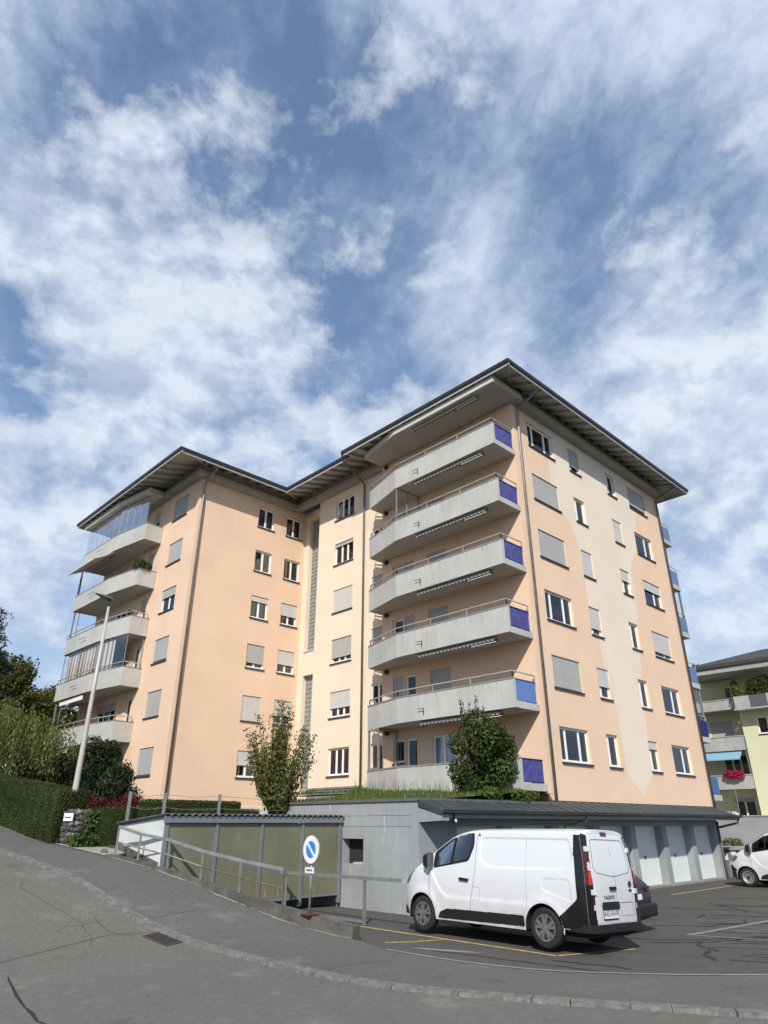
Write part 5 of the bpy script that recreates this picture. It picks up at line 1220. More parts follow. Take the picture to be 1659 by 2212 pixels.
    for xx in (-.45, .45):
        mb = MB(); mb.box((xx - .22, 2.6, .6), (xx + .22, 3.1, .85)); mb.prism([(xx - .22, 2.58), (xx + .22, 2.58), (xx + .22, 2.72), (xx - .22, 2.72)], .85, 1.42); mb.build('seat', 'van_interior', root_)
    mb = MB(); ring_ = [(-.45 + .19 * math.cos(a), 3.42 + .09 * math.sin(a), 1.28 + .17 * math.sin(a)) for a in np.linspace(0, 2 * math.pi, 25)]; mb.tube(ring_, .018, 6, cap=False); mb.build('steering_wheel', 'black_plastic', root_, smooth=True)
    # black lower cladding
    trim = rounded([(3.60, .30), (3.55, .41), (3.36, .48), (2.78, .49), (1.40, .505), (1.39, .33), (2.8, .31)], .03); spatch('side_trim', trim, 'black_plastic', .012, res=.006)
    arch = lambda c, a0, a1, r: [(c + r * math.cos(a), .33 + r * math.sin(a)) for a in np.linspace(a0, a1, 14)]
    rearp = [(0.058, 1.90), (.20, 1.90), (.245, 1.60), (.235, 1.1), (.245, .84), (.36, .75)] + arch(V.RA, R(148), R(183), V.AR + .004) + [(.56, .37), (.058, .37)]
    spatch('corner_cladding', rearp, 'black_gloss', .004)
    if front: spatch('front_bumper', [(4.70, .31), (4.70, .47), (4.58, .43), (4.50, .35), (4.49, .31)], 'black_plastic', .006)
    else: spatch('front_bumper', [(4.70, .31), (4.70, .74), (4.62, .76), (4.55, .66), (4.46, .62), (4.50, .46), (4.49, .31)], 'black_plastic', .010)
    spatch('headlight', rounded([(4.69, .92), (4.55, 1.10), (4.36, 1.19), (4.27, 1.18), (4.42, 1.06), (4.50, .94), (4.60, .86)], .03) if front else rounded([(4.66, .90), (4.56, 1.06), (4.38, 1.10), (4.32, 1.04), (4.42, .94), (4.58, .86)], .04), 'headlamp', .005)
    for c in (V.FA, V.RA):                                    # wheel housings
        for sx in (-1, 1):
            mb = MB(); pv = None
            for a in np.linspace(R(-6), R(186), 30):
                y, z = c + V.AR * math.cos(a), .33 + V.AR * math.sin(a); wv = float(V.W(np.array(y), np.array(z)))
                cur = [(sx * (wv + .001), y, z), (sx * (wv - .03), y, z), (sx * (wv - .42), y, z)]
                if pv: mb.quad(pv[0], cur[0], cur[1], pv[1]); mb.quad(pv[1], cur[1], cur[2], pv[2])
                pv = cur
            mb.poly([(sx * .52, c + V.AR * math.cos(a), .33 + V.AR * math.sin(a)) for a in np.linspace(0, math.pi, 20)])
            mb.build('wheel_housing', 'wheel_arch', root_, smooth=False, fix=False)
            wheel(root_, sx * .953, c, .338, style, 1 if sx > 0 else -1)
    mb = MB(); mb.box((-.80, .15, .24), (.80, 4.6, .45)); mb.box((-.3, 1.4, .18), (.45, 2.9, .24)); mb.build('underbody', 'wheel_arch', root_)
    # seams, handles, mirrors
    def line(name, pts, w, material, off=.0025, sides=(-1, 1)):
        for sx in sides:
            mb = MB(); pr = None
            P = []
            for a, b in zip(pts, pts[1:]):
                n_ = max(2, int(np.hypot(b[0] - a[0], b[1] - a[1]) / .05))
                P += [(a[0] + (b[0] - a[0]) * k / n_, a[1] + (b[1] - a[1]) * k / n_) for k in range(n_)]
            P.append(pts[-1])
            for k, p in enumerate(P):
                d = np.array(P[min(k + 1, len(P) - 1)]) - np.array(P[max(k - 1, 0)]); d = d / np.linalg.norm(d); nn = np.array([-d[1], d[0]]) * w / 2
                cur = (V.pt(sx, p[0] - nn[0], p[1] - nn[1], off), V.pt(sx, p[0] + nn[0], p[1] + nn[1], off))
                if pr: mb.quad(pr[0], cur[0], cur[1], pr[1])
                pr = cur
            mb.build(name, material, root_, fix=False)
    line('door_seam', [(2.575, 1.87), (2.60, 1.20), (2.72, .66), (2.74, .30)], .012, 'seam'); line('door_seam', [(3.86, 1.36), (3.86, .80), (3.70, .47)], .010, 'seam')
    line('door_seam', [(1.34, 1.86), (1.34, .62)], .006, 'seam', sides=(-1,)); line('door_seam', [(2.70, .68), (2.48, .68), (2.48, .90), (2.66, .92)], .007, 'seam')
    for sx in (-1, 1):
        mb = MB(); a, b = V.pt(sx, 3.00, 1.045, .02), V.pt(sx, 2.77, 1.03, .02); mb.bar(a, b, .04, .05, up=(0, 0, 1)); mb.build('door_handle', 'black_plastic', root_)
        mb = MB(); mb.lathe([(sx * (float(V.W(np.array(4.02), np.array(1.02))) + .001), 0), (sx * (float(V.W(np.array(4.02), np.array(1.02))) + .006), .022)], 12, 'x', (0, 4.02, 1.02)); mb.build('side_repeater', 'lamp_clear', root_)
        mb = MB(); wx = sx * .93                              # door mirror: housing and glass
        pf = rounded([(.04, 1.20), (.25, 1.20), (.25, 1.47), (.16, 1.52), (.05, 1.50)], .05)
        for y0_, y1_, sc0, sc1 in ((3.76, 3.80, 1.0, 1.0), (3.80, 3.92, 1.0, .72)):
            c0 = np.mean(np.array(pf), 0); A = [(sx * (.90 + c0[0] + (p[0] - c0[0]) * sc0), y0_, c0[1] + (p[1] - c0[1]) * sc0) for p in pf]; Bq = [(sx * (.90 + c0[0] + (p[0] - c0[0]) * sc1), y1_, c0[1] + (p[1] - c0[1]) * sc1) for p in pf]
            for k in range(len(pf)): mb.quad(A[k], A[(k + 1) % len(pf)], Bq[(k + 1) % len(pf)], Bq[k])
        mb.poly(Bq); mo = mb.build('door_mirror', 'black_plastic', root_, smooth=False)
        mb = MB(); mb.poly([(sx * (.90 + p[0]), 3.762, p[1]) for p in pf]); mb.build('mirror_glass', 'headlamp', mo, fix=False)
        mb = MB(); mb.bar((sx * .86, 3.80, 1.28), (sx * .95, 3.82, 1.30), .06, .08); mb.build('mirror_arm', 'black_plastic', mo)
    if not rear: return root_
    # rear doors
    zt9 = np.linspace(.2, 1.88, 200); wt9 = V.W(np.full(200, .06), zt9)
    def rp(x, z, off=0):
        w = float(np.interp(z, zt9, wt9)); k = min(1, abs(x) / w); return (x, .06 + float(V.lean(z)) * .9 - .06 * (1 - k ** 6) - off, z)
    def rpatch(name, poly, material, off=.004, res=.014, parent=root_, ring=None):
        a = np.array(poly); x0, z0 = a.min(0); x1, z1 = a.max(0); xx = np.arange(x0, x1 + res, res); zz_ = np.arange(z0, z1 + res, res)
        X, Z = np.meshgrid(xx, zz_, indexing='ij'); X = np.clip(X, -np.interp(Z, zt9, wt9), np.interp(Z, zt9, wt9)); Y = np.array([[rp(x, z, off)[1] for x, z in zip(r1, r2)] for r1, r2 in zip(X, Z)]); c0, c1 = (X[:-1, :-1] + X[1:, 1:]) / 2, (Z[:-1, :-1] + Z[1:, 1:]) / 2
        sk = ~inpoly(poly, c0, c1)
        if ring is not None: sk |= inpoly(ring, c0, c1)
        return grid_obj(name, X, Y, Z, [material], parent, None, sk)
    for sx in (-1, 1):
        f = lambda pts: [(sx * p[0], p[1]) for p in pts]
        rpatch('pillar_strip', f([(.76, 1.93), (.90, 1.88), (1.0, 1.2), (1.0, .36), (.72, .36), (.745, 1.0), (.76, 1.3), (.70, 1.75), (.66, 1.90)]), 'black_gloss', .003)
        rpatch('tail_lamp', f(rounded([(.765, 1.62), (.90, 1.66), (.945, 1.08), (.77, 1.06), (.775, 1.3)], .03)), 'lamp_red_dark', .010)
        rpatch('reversing_lamp', f(rounded([(.77, 1.45), (.83, 1.46), (.845, 1.32), (.775, 1.31)], .012)), 'lamp_clear', .014)
        rpatch('brake_lamp', f(rounded([(.775, 1.29), (.85, 1.29), (.875, 1.08), (.78, 1.08)], .012)), 'lamp_red', .014)
        rpatch('side_marker', f([(.735, .92), (.80, .92), (.81, .72), (.735, .72)]), 'lamp_red_dark', .008); rpatch('side_marker', f([(.735, .76), (.79, .76), (.80, .68), (.735, .68)]), 'lamp_clear', .010)
        for z in (1.67, .965):
            mb = MB(); a, b = rp(sx * .70, z, .018), rp(sx * .83, z, .018); mb.bar(a, b, .03, .085); mb.build('hinge', 'car_white', root_)
    wrec = rounded([(-.60, 1.84), (.60, 1.84), (.69, 1.38), (.62, 1.27), (0, 1.20), (-.62, 1.27), (-.69, 1.38)], .08); wrec2 = rounded([(-.585, 1.825), (.585, 1.825), (.67, 1.385), (.61, 1.285), (0, 1.215), (-.61, 1.285), (-.67, 1.385)], .08)
    rpatch('panel_edge', wrec, 'seam', .002, .010, ring=wrec2)
    def rline(pts, w, material, name='door_seam'):
        mb = MB()
        for a, b in zip(pts, pts[1:]): mb.bar(rp(*a, .001), rp(*b, .001), w, .004)
        mb.build(name, material, root_)
    rline([(.03, 1.93), (.03, 1.6), (.03, 1.2), (.03, .9), (.03, .47)], .009, 'seam'); rline([(-.70, .47), (0, .46), (.70, .47)], .010, 'seam'); rline([(-.60, 1.93), (0, 1.95), (.60, 1.93)], .008, 'seam')
    rpatch('high_brake_lamp', rounded([(-.17, 1.965), (.05, 1.965), (.05, 1.90), (-.16, 1.90)], .015), 'lamp_red_dark', .012)
    rpatch('handle_recess', rounded([(-.27, 1.12), (.0, 1.12), (.0, .96), (-.27, .96)], .03), 'car_white', .003); mb = MB(); mb.bar(rp(-.22, 1.02, .012), rp(-.01, 1.02, .012), .05, .055); mb.build('door_handle', 'black_plastic', root_)
    rpatch('plate_lamp_bar', rounded([(-.56, .80), (.06, .80), (.06, .70), (-.02, .68), (-.50, .68), (-.56, .70)], .02), 'black_plastic', .03)
    rpatch('plate_frame', [(-.52, .695), (.0, .695), (.0, .515), (-.52, .515)], 'black_plastic', .010); pl_ = rpatch('number_plate', [(-.51, .69), (-.01, .69), (-.01, .54), (-.51, .54)], 'plate_white', .014)
    text('AG\u00b743417', .118, (-.245, rp(-.25, .61, .016)[1] - .001, .613), (R(90), 0, 0), 'ink_dark', root_, .0008, 'plate_lettering', .82)
    for x_ in (-.475, -.035):
        mb = MB(); mb.poly([(x_ - .02, rp(x_, .6, .0155)[1], .65), (x_ + .02, rp(x_, .6, .0155)[1], .65), (x_ + .02, rp(x_, .6, .0155)[1], .60), (x_, rp(x_, .6, .0155)[1], .575), (x_ - .02, rp(x_, .6, .0155)[1], .60)]); mb.build('plate_crest', 'lamp_red' if x_ < -.2 else 'sign_blue', root_, fix=False)
    text('TALENTO', .085, (-.25, rp(-.25, .87, .006)[1], .872), (R(90), 0, 0), 'hub_dark', root_, .002, 'model_lettering', 1.05)
    rpatch('lower_recess', rounded([(.13, .79), (.62, .79), (.66, .56), (.13, .56)], .03), 'seam', .0015, .010, ring=rounded([(.142, .775), (.61, .775), (.645, .572), (.142, .572)], .03))
    mb = MB(); mb.lathe([(0, 0), (-.008, .055), (-.002, .06)], 24, 'y', (.56, rp(.56, 1.08, .006)[1], 1.08)); mb.build('badge', 'hub_dark', root_)
    rpatch('badge_strip', rounded([(.50, 1.00), (.63, 1.00), (.63, .955), (.50, .955)], .012), 'hub_dark', .006)
    # rear bumper step
    mb = MB(); bp_ = [(-.96, .16), (-.93, .03), (-.78, -.045), (0, -.06), (.78, -.045), (.93, .03), (.96, .16)]
    pts = [(p[0], p[1]) for p in bp_]; pts2 = [(p[0] * .985, .20) for p in bp_[::-1]]
    mb.prism(pts + [(.955, .5), (-.955, .5)], .33, .455); mb.build('rear_bumper', 'black_plastic', root_)
    mb = MB(); mb.bar((.70, -.050, .40), (.84, -.012, .40), .01, .05); mb.bar((-.70, -.050, .40), (-.84, -.012, .40), .01, .05); mb.build('reflector', 'lamp_red_dark', root_)
    return root_
van = make_van('white panel van with black rear corners parked in the yellow bay')
van.location = (13.08, 7.32, .0); van.rotation_euler = (0, R(2.2), R(0.0))
van2 = make_van('white van with black bumper and steel wheels at the right edge', front=False, rear=False, style='steel')
van2.name = 'delivery_van.001'; van2.location = (31.95, 7.4, lot_z(31)); van2.rotation_euler = (0, 0, R(0))

# dark car behind the van: lofted from cross sections
car = empty('parked_car'); tag(car, 'dark grey hatchback mostly hidden behind the white van', 'car')
secs = [(0.0, .30, .62, .66, .70, .62), (.06, .24, .80, .84, .92, .74), (.20, .22, .86, .89, 1.02, .76), (.45, .22, .88, .90, 1.30, .62), (.75, .22, .89, .90, 1.42, .60), (1.3, .22, .90, .90, 1.47, .60), (2.0, .22, .90, .90, 1.48, .60), (2.6, .22, .90, .90, 1.42, .60), (3.1, .22, .89, .90, 1.12, .68), (3.4, .22, .88, .90, 1.0, .74), (3.9, .22, .84, .87, .90, .74), (4.2, .25, .72, .76, .72, .64), (4.3, .32, .55, .58, .58, .5)]
rings = []
for y, zb_, w0, w1, zt_, wt in secs:
    belt = min(.93, zt_ - .04); rings.append([(0, y, zb_), (w0 * .9, y, zb_), (w0, y, zb_ + .12), (w1, y, (zb_ + belt) / 2), (w1 * .985, y, belt), (wt + .06, y, zt_ - .10 if zt_ > 1.05 else zt_ - .03), (wt, y, zt_ - .02), (wt * .5, y, zt_), (0, y, zt_ + .005)])
mb = MB()
for a, b in zip(rings, rings[1:]):
    for k in range(8):
        glassy = (k == 4 and min(a[8][2], b[8][2]) > 1.25) or (k in (5, 6, 7) and ((.1 < a[0][1] < .3) or (2.55 < a[0][1] < 3.05)))
        for sx in (-1, 1): mb.quad(*[(sx * p[0], p[1], p[2]) for p in (a[k], a[k + 1], b[k + 1], b[k])], 1 if glassy else 0)
for rg, s_ in ((rings[0], 1), (rings[-1], 1)):
    mb.poly([(p[0], p[1], p[2]) for p in rg]); mb.poly([(-p[0], p[1], p[2]) for p in rg])
body = mb.build('body', ['car_dark', 'black_gloss'], car)
bm = bmesh.new(); bm.from_mesh(body.data); bmesh.ops.remove_doubles(bm, verts=bm.verts, dist=.001); bmesh.ops.recalc_face_normals(bm, faces=bm.faces); bm.to_mesh(body.data); bm.free()
sub = body.modifiers.new('subsurf', 'SUBSURF'); sub.levels = 2; sub.render_levels = 2; body.data.polygons.foreach_set('use_smooth', [True] * len(body.data.polygons))
for sx in (-1, 1):
    for yy in (.78, 3.38): wheel(car, sx * .885, yy, .32, 'cap', sx)
    MB().prism([(sx * .50, -.005), (sx * .86, .10), (sx * .86, .16), (sx * .50, .06)], .80, .90).build('tail_lamp', 'lamp_red_dark', car)
    MB().box((sx * .80, .035, .50), (sx * .70, .05, .53)).build('reflector', 'lamp_red', car)
mb = MB(); mb.prism([(-.82, -.07), (.82, -.07), (.88, .12), (-.88, .12)], .30, .58); bo = mb.build('rear_bumper', 'black_plastic', car); bv = bo.modifiers.new('bevel', 'BEVEL'); bv.width = .06; bv.segments = 3
MB().box((-.26, .002, .66), (.26, .012, .78)).build('number_plate', 'plate_white', car); MB().box((-.35, -.02, .80), (.35, .03, .83)).build('trim_strip', 'chrome', car)
MB().lathe([(0, 0), (-.012, .05)], 20, 'y', (0, .04, .88)).build('badge', 'chrome', car); MB().tube([(-.55, -.05, .26), (-.55, .1, .26)], .035, 8).build('exhaust', 'hub_dark', car)
car.location = (16.05, 8.45, lot_z(16))
# ------------------------------------------------------------------ vegetation
def rand_dirs(n):
    v = rng.normal(size=(n, 3)); return v / np.linalg.norm(v, axis=1)[:, None]
def leaves(name, C, size, material, parent=None, aspect=.5, nrm=None, hang=0.0, shade=None, fold=True):
    """one leaf per point: a folded rhombus of two triangles pairs"""
    n = len(C); s = size * rng.uniform(.6, 1.3, n)[:, None]
    d = rand_dirs(n); d[:, 2] -= hang; d /= np.linalg.norm(d, axis=1)[:, None]
    q = rand_dirs(n) if nrm is None else nrm + .7 * rand_dirs(n)
    w = np.cross(d, q); w /= np.linalg.norm(w, axis=1)[:, None] + 1e-9; up = np.cross(w, d)
    a = C - d * s * .5; b = C + d * s * .5; l = C + w * s * aspect * .5 + up * s * .10; r = C - w * s * aspect * .5 + up * s * .10
    V = np.stack([a, l, b, r], 1).reshape(-1, 3); k = np.arange(n) * 4
    F = np.concatenate([np.stack([k, k + 1, k + 2], 1), np.stack([k, k + 2, k + 3], 1)])
    sh = np.clip(rng.beta(2, 3, n), 0, 1) if shade is None else np.clip(shade + rng.normal(0, .12, n), 0, 1)
    return foreach_mesh(name, V, F, material, np.tile(sh, 2), parent)
def limbs(name, base, tips, r0, parent, material='bark', bend=.25):
    mb = MB()
    for t in tips:
        b, t = Vector(base), Vector(t); m1 = b.lerp(t, .35) + Vector((random.uniform(-1, 1), random.uniform(-1, 1), random.uniform(-.2, .6))) * bend; m2 = b.lerp(t, .7) + Vector((random.uniform(-1, 1), random.uniform(-1, 1), .2)) * bend
        mb.tube([b, m1, m2, t], [r0, r0 * .7, r0 * .45, r0 * .12], 7)
    return mb.build(name, material, parent, smooth=True)
def clumps(cs, n, squash=1.0, shell=.55):
    """points in a set of ellipsoid clumps [(x,y,z,rx,ry,rz)]"""
    cs = np.array(cs, float); vol = (cs[:, 3] * cs[:, 4] * cs[:, 5]) ** (2 / 3); idx = rng.choice(len(cs), n, p=vol / vol.sum())
    d = rand_dirs(n) * (shell + (1 - shell) * rng.uniform(0, 1, n) ** .5)[:, None]
    nz = 1 + .18 * np.sin(d[:, 0] * 9 + idx) * np.sin(d[:, 1] * 8 + 2 * idx)
    return cs[idx, :3] + d * nz[:, None] * cs[idx, 3:6], d, idx
def bush(name, label, cat, cs, n, size, material, stems=None, r0=.04, hang=0.0, aspect=.55, group=None, part='crown'):
    t = root(name, label, cat, group); P, d, idx = clumps(cs, n)
    tone = rng.uniform(.15, .65, len(cs))[idx]
    leaves(part, P, size, material, t, aspect, d, hang, tone)
    if stems: limbs('trunk', stems[0], stems[1], r0, t)
    return t
# hedges: clipped boxes whose faces are leaf sprays over a solid core
def hedge(name, label, path, w, z0f, z1f, n, size=.05):
    t = root(name, label, 'hedge'); mb = MB(); P = [Vector(p) for p in path]; q = [Vector(p) for p in offs(path, w)]
    C, Nn = [], []
    for k in range(len(P) - 1):
        a, b, c, d = P[k], P[k + 1], q[k + 1], q[k]; i_ = .05
        mb.prism([(p.x, p.y) for p in (a, b, c, d)], [z0f(p.y) for p in (a, b, c, d)], [z1f(p.y) - i_ for p in (a, b, c, d)])
        m_ = int(n * (b - a).length / sum((y_ - x_).length for x_, y_ in zip(P, P[1:])))
        s1, s2 = rng.uniform(0, 1, m_), rng.uniform(0, 1, m_); nr = np.array([(b - a).y, -(b - a).x, 0]); nr /= -np.linalg.norm(nr)
        X = a.x + (b.x - a.x) * s1; Y = a.y + (b.y - a.y) * s1; zz0 = np.array([z0f(y_) for y_ in Y]); zz1 = np.array([z1f(y_) for y_ in Y])
        wob = .035 * np.sin(X * 7 + Y * 5) * np.sin(s2 * 9) + .02 * np.sin(Y * 17)
        C.append(np.stack([X, Y, zz0 + (zz1 - zz0) * s2], 1) + nr[None] * (rng.uniform(-.02, .03, m_) + wob * .5)[:, None]); Nn.append(np.repeat(nr[None], m_, 0))
        m2 = m_ // 2; s1, s2 = rng.uniform(0, 1, m2), rng.uniform(0, 1, m2); e = np.array([[a.x, a.y], [b.x, b.y], [c.x, c.y], [d.x, d.y]])
        xy = (e[0] * (1 - s1[:, None]) + e[1] * s1[:, None]) * (1 - s2[:, None]) + (e[3] * (1 - s1[:, None]) + e[2] * s1[:, None]) * s2[:, None]
        C.append(np.concatenate([xy, np.array([z1f(y_) for y_ in xy[:, 1]])[:, None] + rng.uniform(-.04, .03, m2)[:, None]], 1)); Nn.append(np.repeat(np.array([[0, 0, 1.0]]), m2, 0))
    for (e0, e1) in ((P[0], q[0]), (P[-1], q[-1])):
        m_ = int(n * .16); s1, s2 = rng.uniform(0, 1, m_), rng.uniform(0, 1, m_); X = e0.x + (e1.x - e0.x) * s1; Y = e0.y + (e1.y - e0.y) * s1; zz0 = np.array([z0f(y_) for y_ in Y]); zz1 = np.array([z1f(y_) for y_ in Y])
        nr = Vector((-(e1 - e0).y, (e1 - e0).x, 0)).normalized(); nr = np.array(nr) * (1 if e0 == P[-1] else -1)
        C.append(np.stack([X, Y, zz0 + (zz1 - zz0) * s2], 1) + nr[None] * rng.uniform(-.02, .06, m_)[:, None]); Nn.append(np.repeat(nr[None], m_, 0))
    mb.build('core', 'leaf_hedge', t, fix=True)
    C, Nn = np.concatenate(C), np.concatenate(Nn); tone = .42 + .22 * np.sin(C[:, 0] * 3.1 + C[:, 1] * 2.3) * np.sin(C[:, 2] * 2.7)
    leaves('foliage', C, size, 'leaf_hedge', t, .6, Nn * 1.2, .3, tone)
    return t
hedge('clipped_hedge', 'tall clipped green hedge along the pavement left of the lamp', [(7.42, 20.75), (6.95, 22.6), (6.4, 24.6), (5.0, 29.5)], .95, lambda y: hs(y) - .05, lambda y: float(np.interp(y, [20.7, 23.8, 30], [2.96, 3.36, 4.2])), 34000, .042)
hedge('clipped_hedge', 'lower clipped hedge behind the shelter below the peach wall', [(13.6, 20.0), (8.45, 20.0)][::-1], -.9, lambda y: 1.25, lambda y: 2.52, 13000)
hedge('clipped_hedge', 'narrow hedge strip rising towards the stair beside the young tree', [(10.4, 21.4), (13.9, 21.6)], -.6, lambda y: 1.8, lambda y: 2.80, 5000)
# garden ground
mb = MB()
gx_, gy_ = np.linspace(-1, 24, 40), np.linspace(19.7, 64, 50)
inner_x = lambda y: float(np.interp(y, [p[1] for p in inner_d if p[1] > 15], [p[0] for p in inner_d if p[1] > 15]))
def gz(x, y):
    t = max(0, min(1, (x - inner_x(y) - (1.0 if y < 21 else .2)) / 2.2)); return (hs(y) + .0) * (1 - t) + (2.3 if y < 40 else max(2.3, hs(y) - 2)) * t if x >= inner_x(y) - .01 else hs(y)
for y0_, y1_ in zip(gy_, gy_[1:]):
    for k in range(16):
        f = lambda y, k: (inner_x(y) + .01 + (26 - inner_x(y)) * (k / 16) ** 1.6, y)
        mb.quad(*[(x, y, gz(x, y) - .005) for x, y in (f(y0_, k), f(y0_, k + 1), f(y1_, k + 1), f(y1_, k))])
struct(mb.build('garden', 'soil_ground', smooth=True))
mb = MB(); pth = [(8.15, 18.7), (7.5, 20.7), (8.7, 20.7), (9.0, 19.7), (8.7, 18.85)]
mb.poly([(x, y, hs(y) + .02) for x, y in pth]); struct(mb.build('entrance_path', 'path_stone'))
tag(share('boulder', stone_mesh(), None, (8.28, 19.15, 1.42), (1, 2, 3), (.15, .12, .1)), 'pale boulder at the end of the kerb wall below the hedge', 'boulder')
# ivy round the stone pillar
iv = root('ivy', 'green ivy climbing the right side of the stone pillar', 'climbing plant')
n = 1500; u = rng.uniform(0, 1, n); zz_ = 1.42 + 1.05 * rng.uniform(0, 1, n) ** 1.4; C = np.stack([8.0 + .42 * u + rng.normal(0, .05, n), 20.42 - .12 * u + rng.normal(0, .07, n), zz_], 1)
C = C[(u > .35 * rng.uniform(0, 1, n) + .35 * (zz_ - 1.45))]; leaves('foliage', C, .09, 'leaf_ivy', iv, .85, np.repeat([[-.3, -1, .3]], len(C), 0))
n = 1400; C = np.stack([rng.uniform(7.75, 8.45, n), rng.uniform(20.0, 20.5, n), 1.55 + .28 * rng.uniform(0, 1, n) ** 2], 1); leaves('foliage', C, .10, 'leaf_ivy', iv, .7)
limbs('stem', (8.15, 20.4, 1.45), [(8.25, 20.4, 2.4), (8.35, 20.42, 2.2)], .02, iv, bend=.05)
# red maple
cs = [(9.0 + random.uniform(-.2, 1.5), 22.6 + random.uniform(-.5, .5), 2.72 + random.uniform(-.35, .32), .5, .5, .2) for _ in range(16)] + [(8.75, 22.0, 2.0, .35, .4, .4), (8.9, 22.0, 2.3, .4, .4, .35), (9.5, 22.3, 2.3, .5, .4, .3)]
bush('red_maple', 'low dark red maple shrub between the stone pillar and the lower hedge', 'shrub', cs, 11000, .09, 'leaf_red', ((9.5, 22.7, 1.6), [(9.1, 22.5, 2.7), (9.9, 22.6, 2.7), (10.2, 22.8, 2.6)]), .04, .3, .3)
# laurel bushes against the left wing
cs = [(11.5 + random.uniform(-.8, .8), 29.2 + random.uniform(-.6, .6), 2.8 + random.uniform(0, 1.9), .65, .65, .6) for _ in range(16)] + [(12.0, 28.9, 4.9, .45, .45, .4), (11.3, 29, 5.0, .5, .5, .4)]
bush('laurel_bush', 'dense dark green bush growing up to the lowest left balcony', 'bush', cs, 17000, .13, 'leaf_dark', ((11.7, 29.2, 2.3), [(11.2, 29.2, 4.6), (12.1, 29, 4.9), (11.7, 29.4, 5.5)]), .06, 0, .45)
cs = [(12.0 + random.uniform(-.6, .55), 28.0 + random.uniform(-.5, .5), 2.6 + random.uniform(0, 1.2), .6, .55, .55) for _ in range(12)] + [(12.5, 28.2, 3.9, .35, .35, .5)]
bush('laurel_bush', 'rounded dark bush touching the corner of the left wing wall', 'bush', cs, 13000, .12, 'leaf_dark', ((12.6, 28.1, 2.2), [(11.9, 28, 3.6), (12.5, 28.1, 4.2)]), .05, 0, .45)
cs = [(9.0 + random.uniform(-1.2, 1.4), 27.5 + random.uniform(-.6, .6), 2.4 + random.uniform(0, 1.7), .8, .7, .6) for _ in range(12)]
bush('laurel_bush', 'low dark bush in the gap behind the street lamp', 'bush', cs, 9000, .12, 'leaf_dark', ((9.2, 27.5, 2.2), [(8.6, 27.5, 3.5), (9.8, 27.6, 3.6)]), .04, 0, .5)
# weeping tree: hanging curtains of leaves
wt = root('weeping_tree', 'weeping tree with hanging green curtains behind the tall hedge', 'tree')
bx, by = 7.1, 28.5; C = []; sh = []
for k in range(520):
    a = random.uniform(0, 2 * math.pi); r_ = 3.1 * random.uniform(.0, 1) ** .6; top = 6.15 - .13 * r_ ** 2 + random.uniform(-.35, .35); ln_ = random.uniform(0.8, 2.6) * (.55 + .45 * r_ / 3)
    x0, y0_ = bx + math.cos(a) * r_, by + math.sin(a) * r_; m_ = int(ln_ * 26); s = np.linspace(0, 1, m_); tone = random.uniform(.25, .7)
    C.append(np.stack([x0 + .25 * math.cos(a) * s + rng.normal(0, .07, m_), y0_ + .25 * math.sin(a) * s + rng.normal(0, .07, m_), top - ln_ * s + rng.normal(0, .05, m_)], 1)); sh.append(np.full(m_, tone))
C = np.concatenate(C); sh = np.concatenate(sh); leaves('crown', C, .12, 'leaf_weeping', wt, .36, None, 2.2, sh)
limbs('trunk', (bx, by, 2.4), [(bx, by, 6.0), (bx + 1.3, by, 5.6), (bx - 1.4, by + .5, 5.5), (bx + .4, by + 1.4, 5.6), (bx, by - 1.5, 5.4)], .13, wt)
# trees behind
def crown_tree(name, label, x, y, zb_, zc, rx, rz, n, size, material, ncl=26, hang=.2):
    cs = []
    for k in range(ncl):
        d = rand_dirs(1)[0] * random.uniform(.35, 1) ; s = random.uniform(.28, .46)
        cs.append((x + d[0] * rx, y + d[1] * rx, zc + d[2] * rz, rx * s, rx * s, rz * s * .8))
    t = root(name, label, 'tree'); P, d, idx = clumps(cs, n, shell=.3); tone = rng.uniform(.1, .75, len(cs))[idx]
    leaves('crown', P, size, material, t, .6, d, hang, tone)
    MB().tube([(x, y, zb_), (x + .1, y, zc - rz * .5), (x, y, zc + rz * .6)], [.26, .2, .05], 10).build('trunk', 'bark', t, smooth=True)
    limbs('limb', (x, y, zc - rz * .6), [c[:3] for c in cs[:14]], .09, t, bend=.4)
    return t
crown_tree('autumn_tree', 'olive and yellow autumn tree behind the weeping tree', 12.2, 46.0, 3, 9.0, 3.0, 3.0, 15000, .26, 'leaf_autumn')
crown_tree('autumn_tree', 'yellow leaved tree showing through the lowest left balcony', 16.6, 50.0, 3, 7.6, 2.8, 3.0, 11000, .26, 'leaf_autumn')
crown_tree('autumn_tree', 'dark green tree at the left edge between the yellow tree and the conifer', 9.6, 43.0, 3, 6.8, 3.0, 3.0, 14000, .24, 'leaf_dark')
ct = root('conifer_tree', 'tall dark conifer at the left edge of the picture', 'tree'); C = []; cx_, cy_ = 8.9, 40.0; lt = []
for k in range(90):
    z = 4 + 8.8 * (k / 90) + random.uniform(-.2, .2); r_ = (13.3 - z) * .42 + .35; a = k * 2.4 + random.uniform(-.3, .3); r_ *= random.uniform(.75, 1.2)
    tip = (cx_ + math.cos(a) * r_, cy_ + math.sin(a) * r_, z - .12 * r_); lt.append(((cx_, cy_, z + .25), tip)); m_ = int(95 * r_); s = rng.uniform(.15, 1, m_)
    C.append(np.stack([cx_ + (tip[0] - cx_) * s + rng.normal(0, .15, m_), cy_ + (tip[1] - cy_) * s + rng.normal(0, .15, m_), z + .25 + (tip[2] - z - .25) * s - np.abs(rng.normal(0, .16, m_))], 1))
leaves('crown', np.concatenate(C), .2, 'leaf_conifer', ct, .35, None, .4); mb = MB(); mb.tube([(cx_, cy_, 2), (cx_, cy_, 12.9)], [.25, .03], 8)
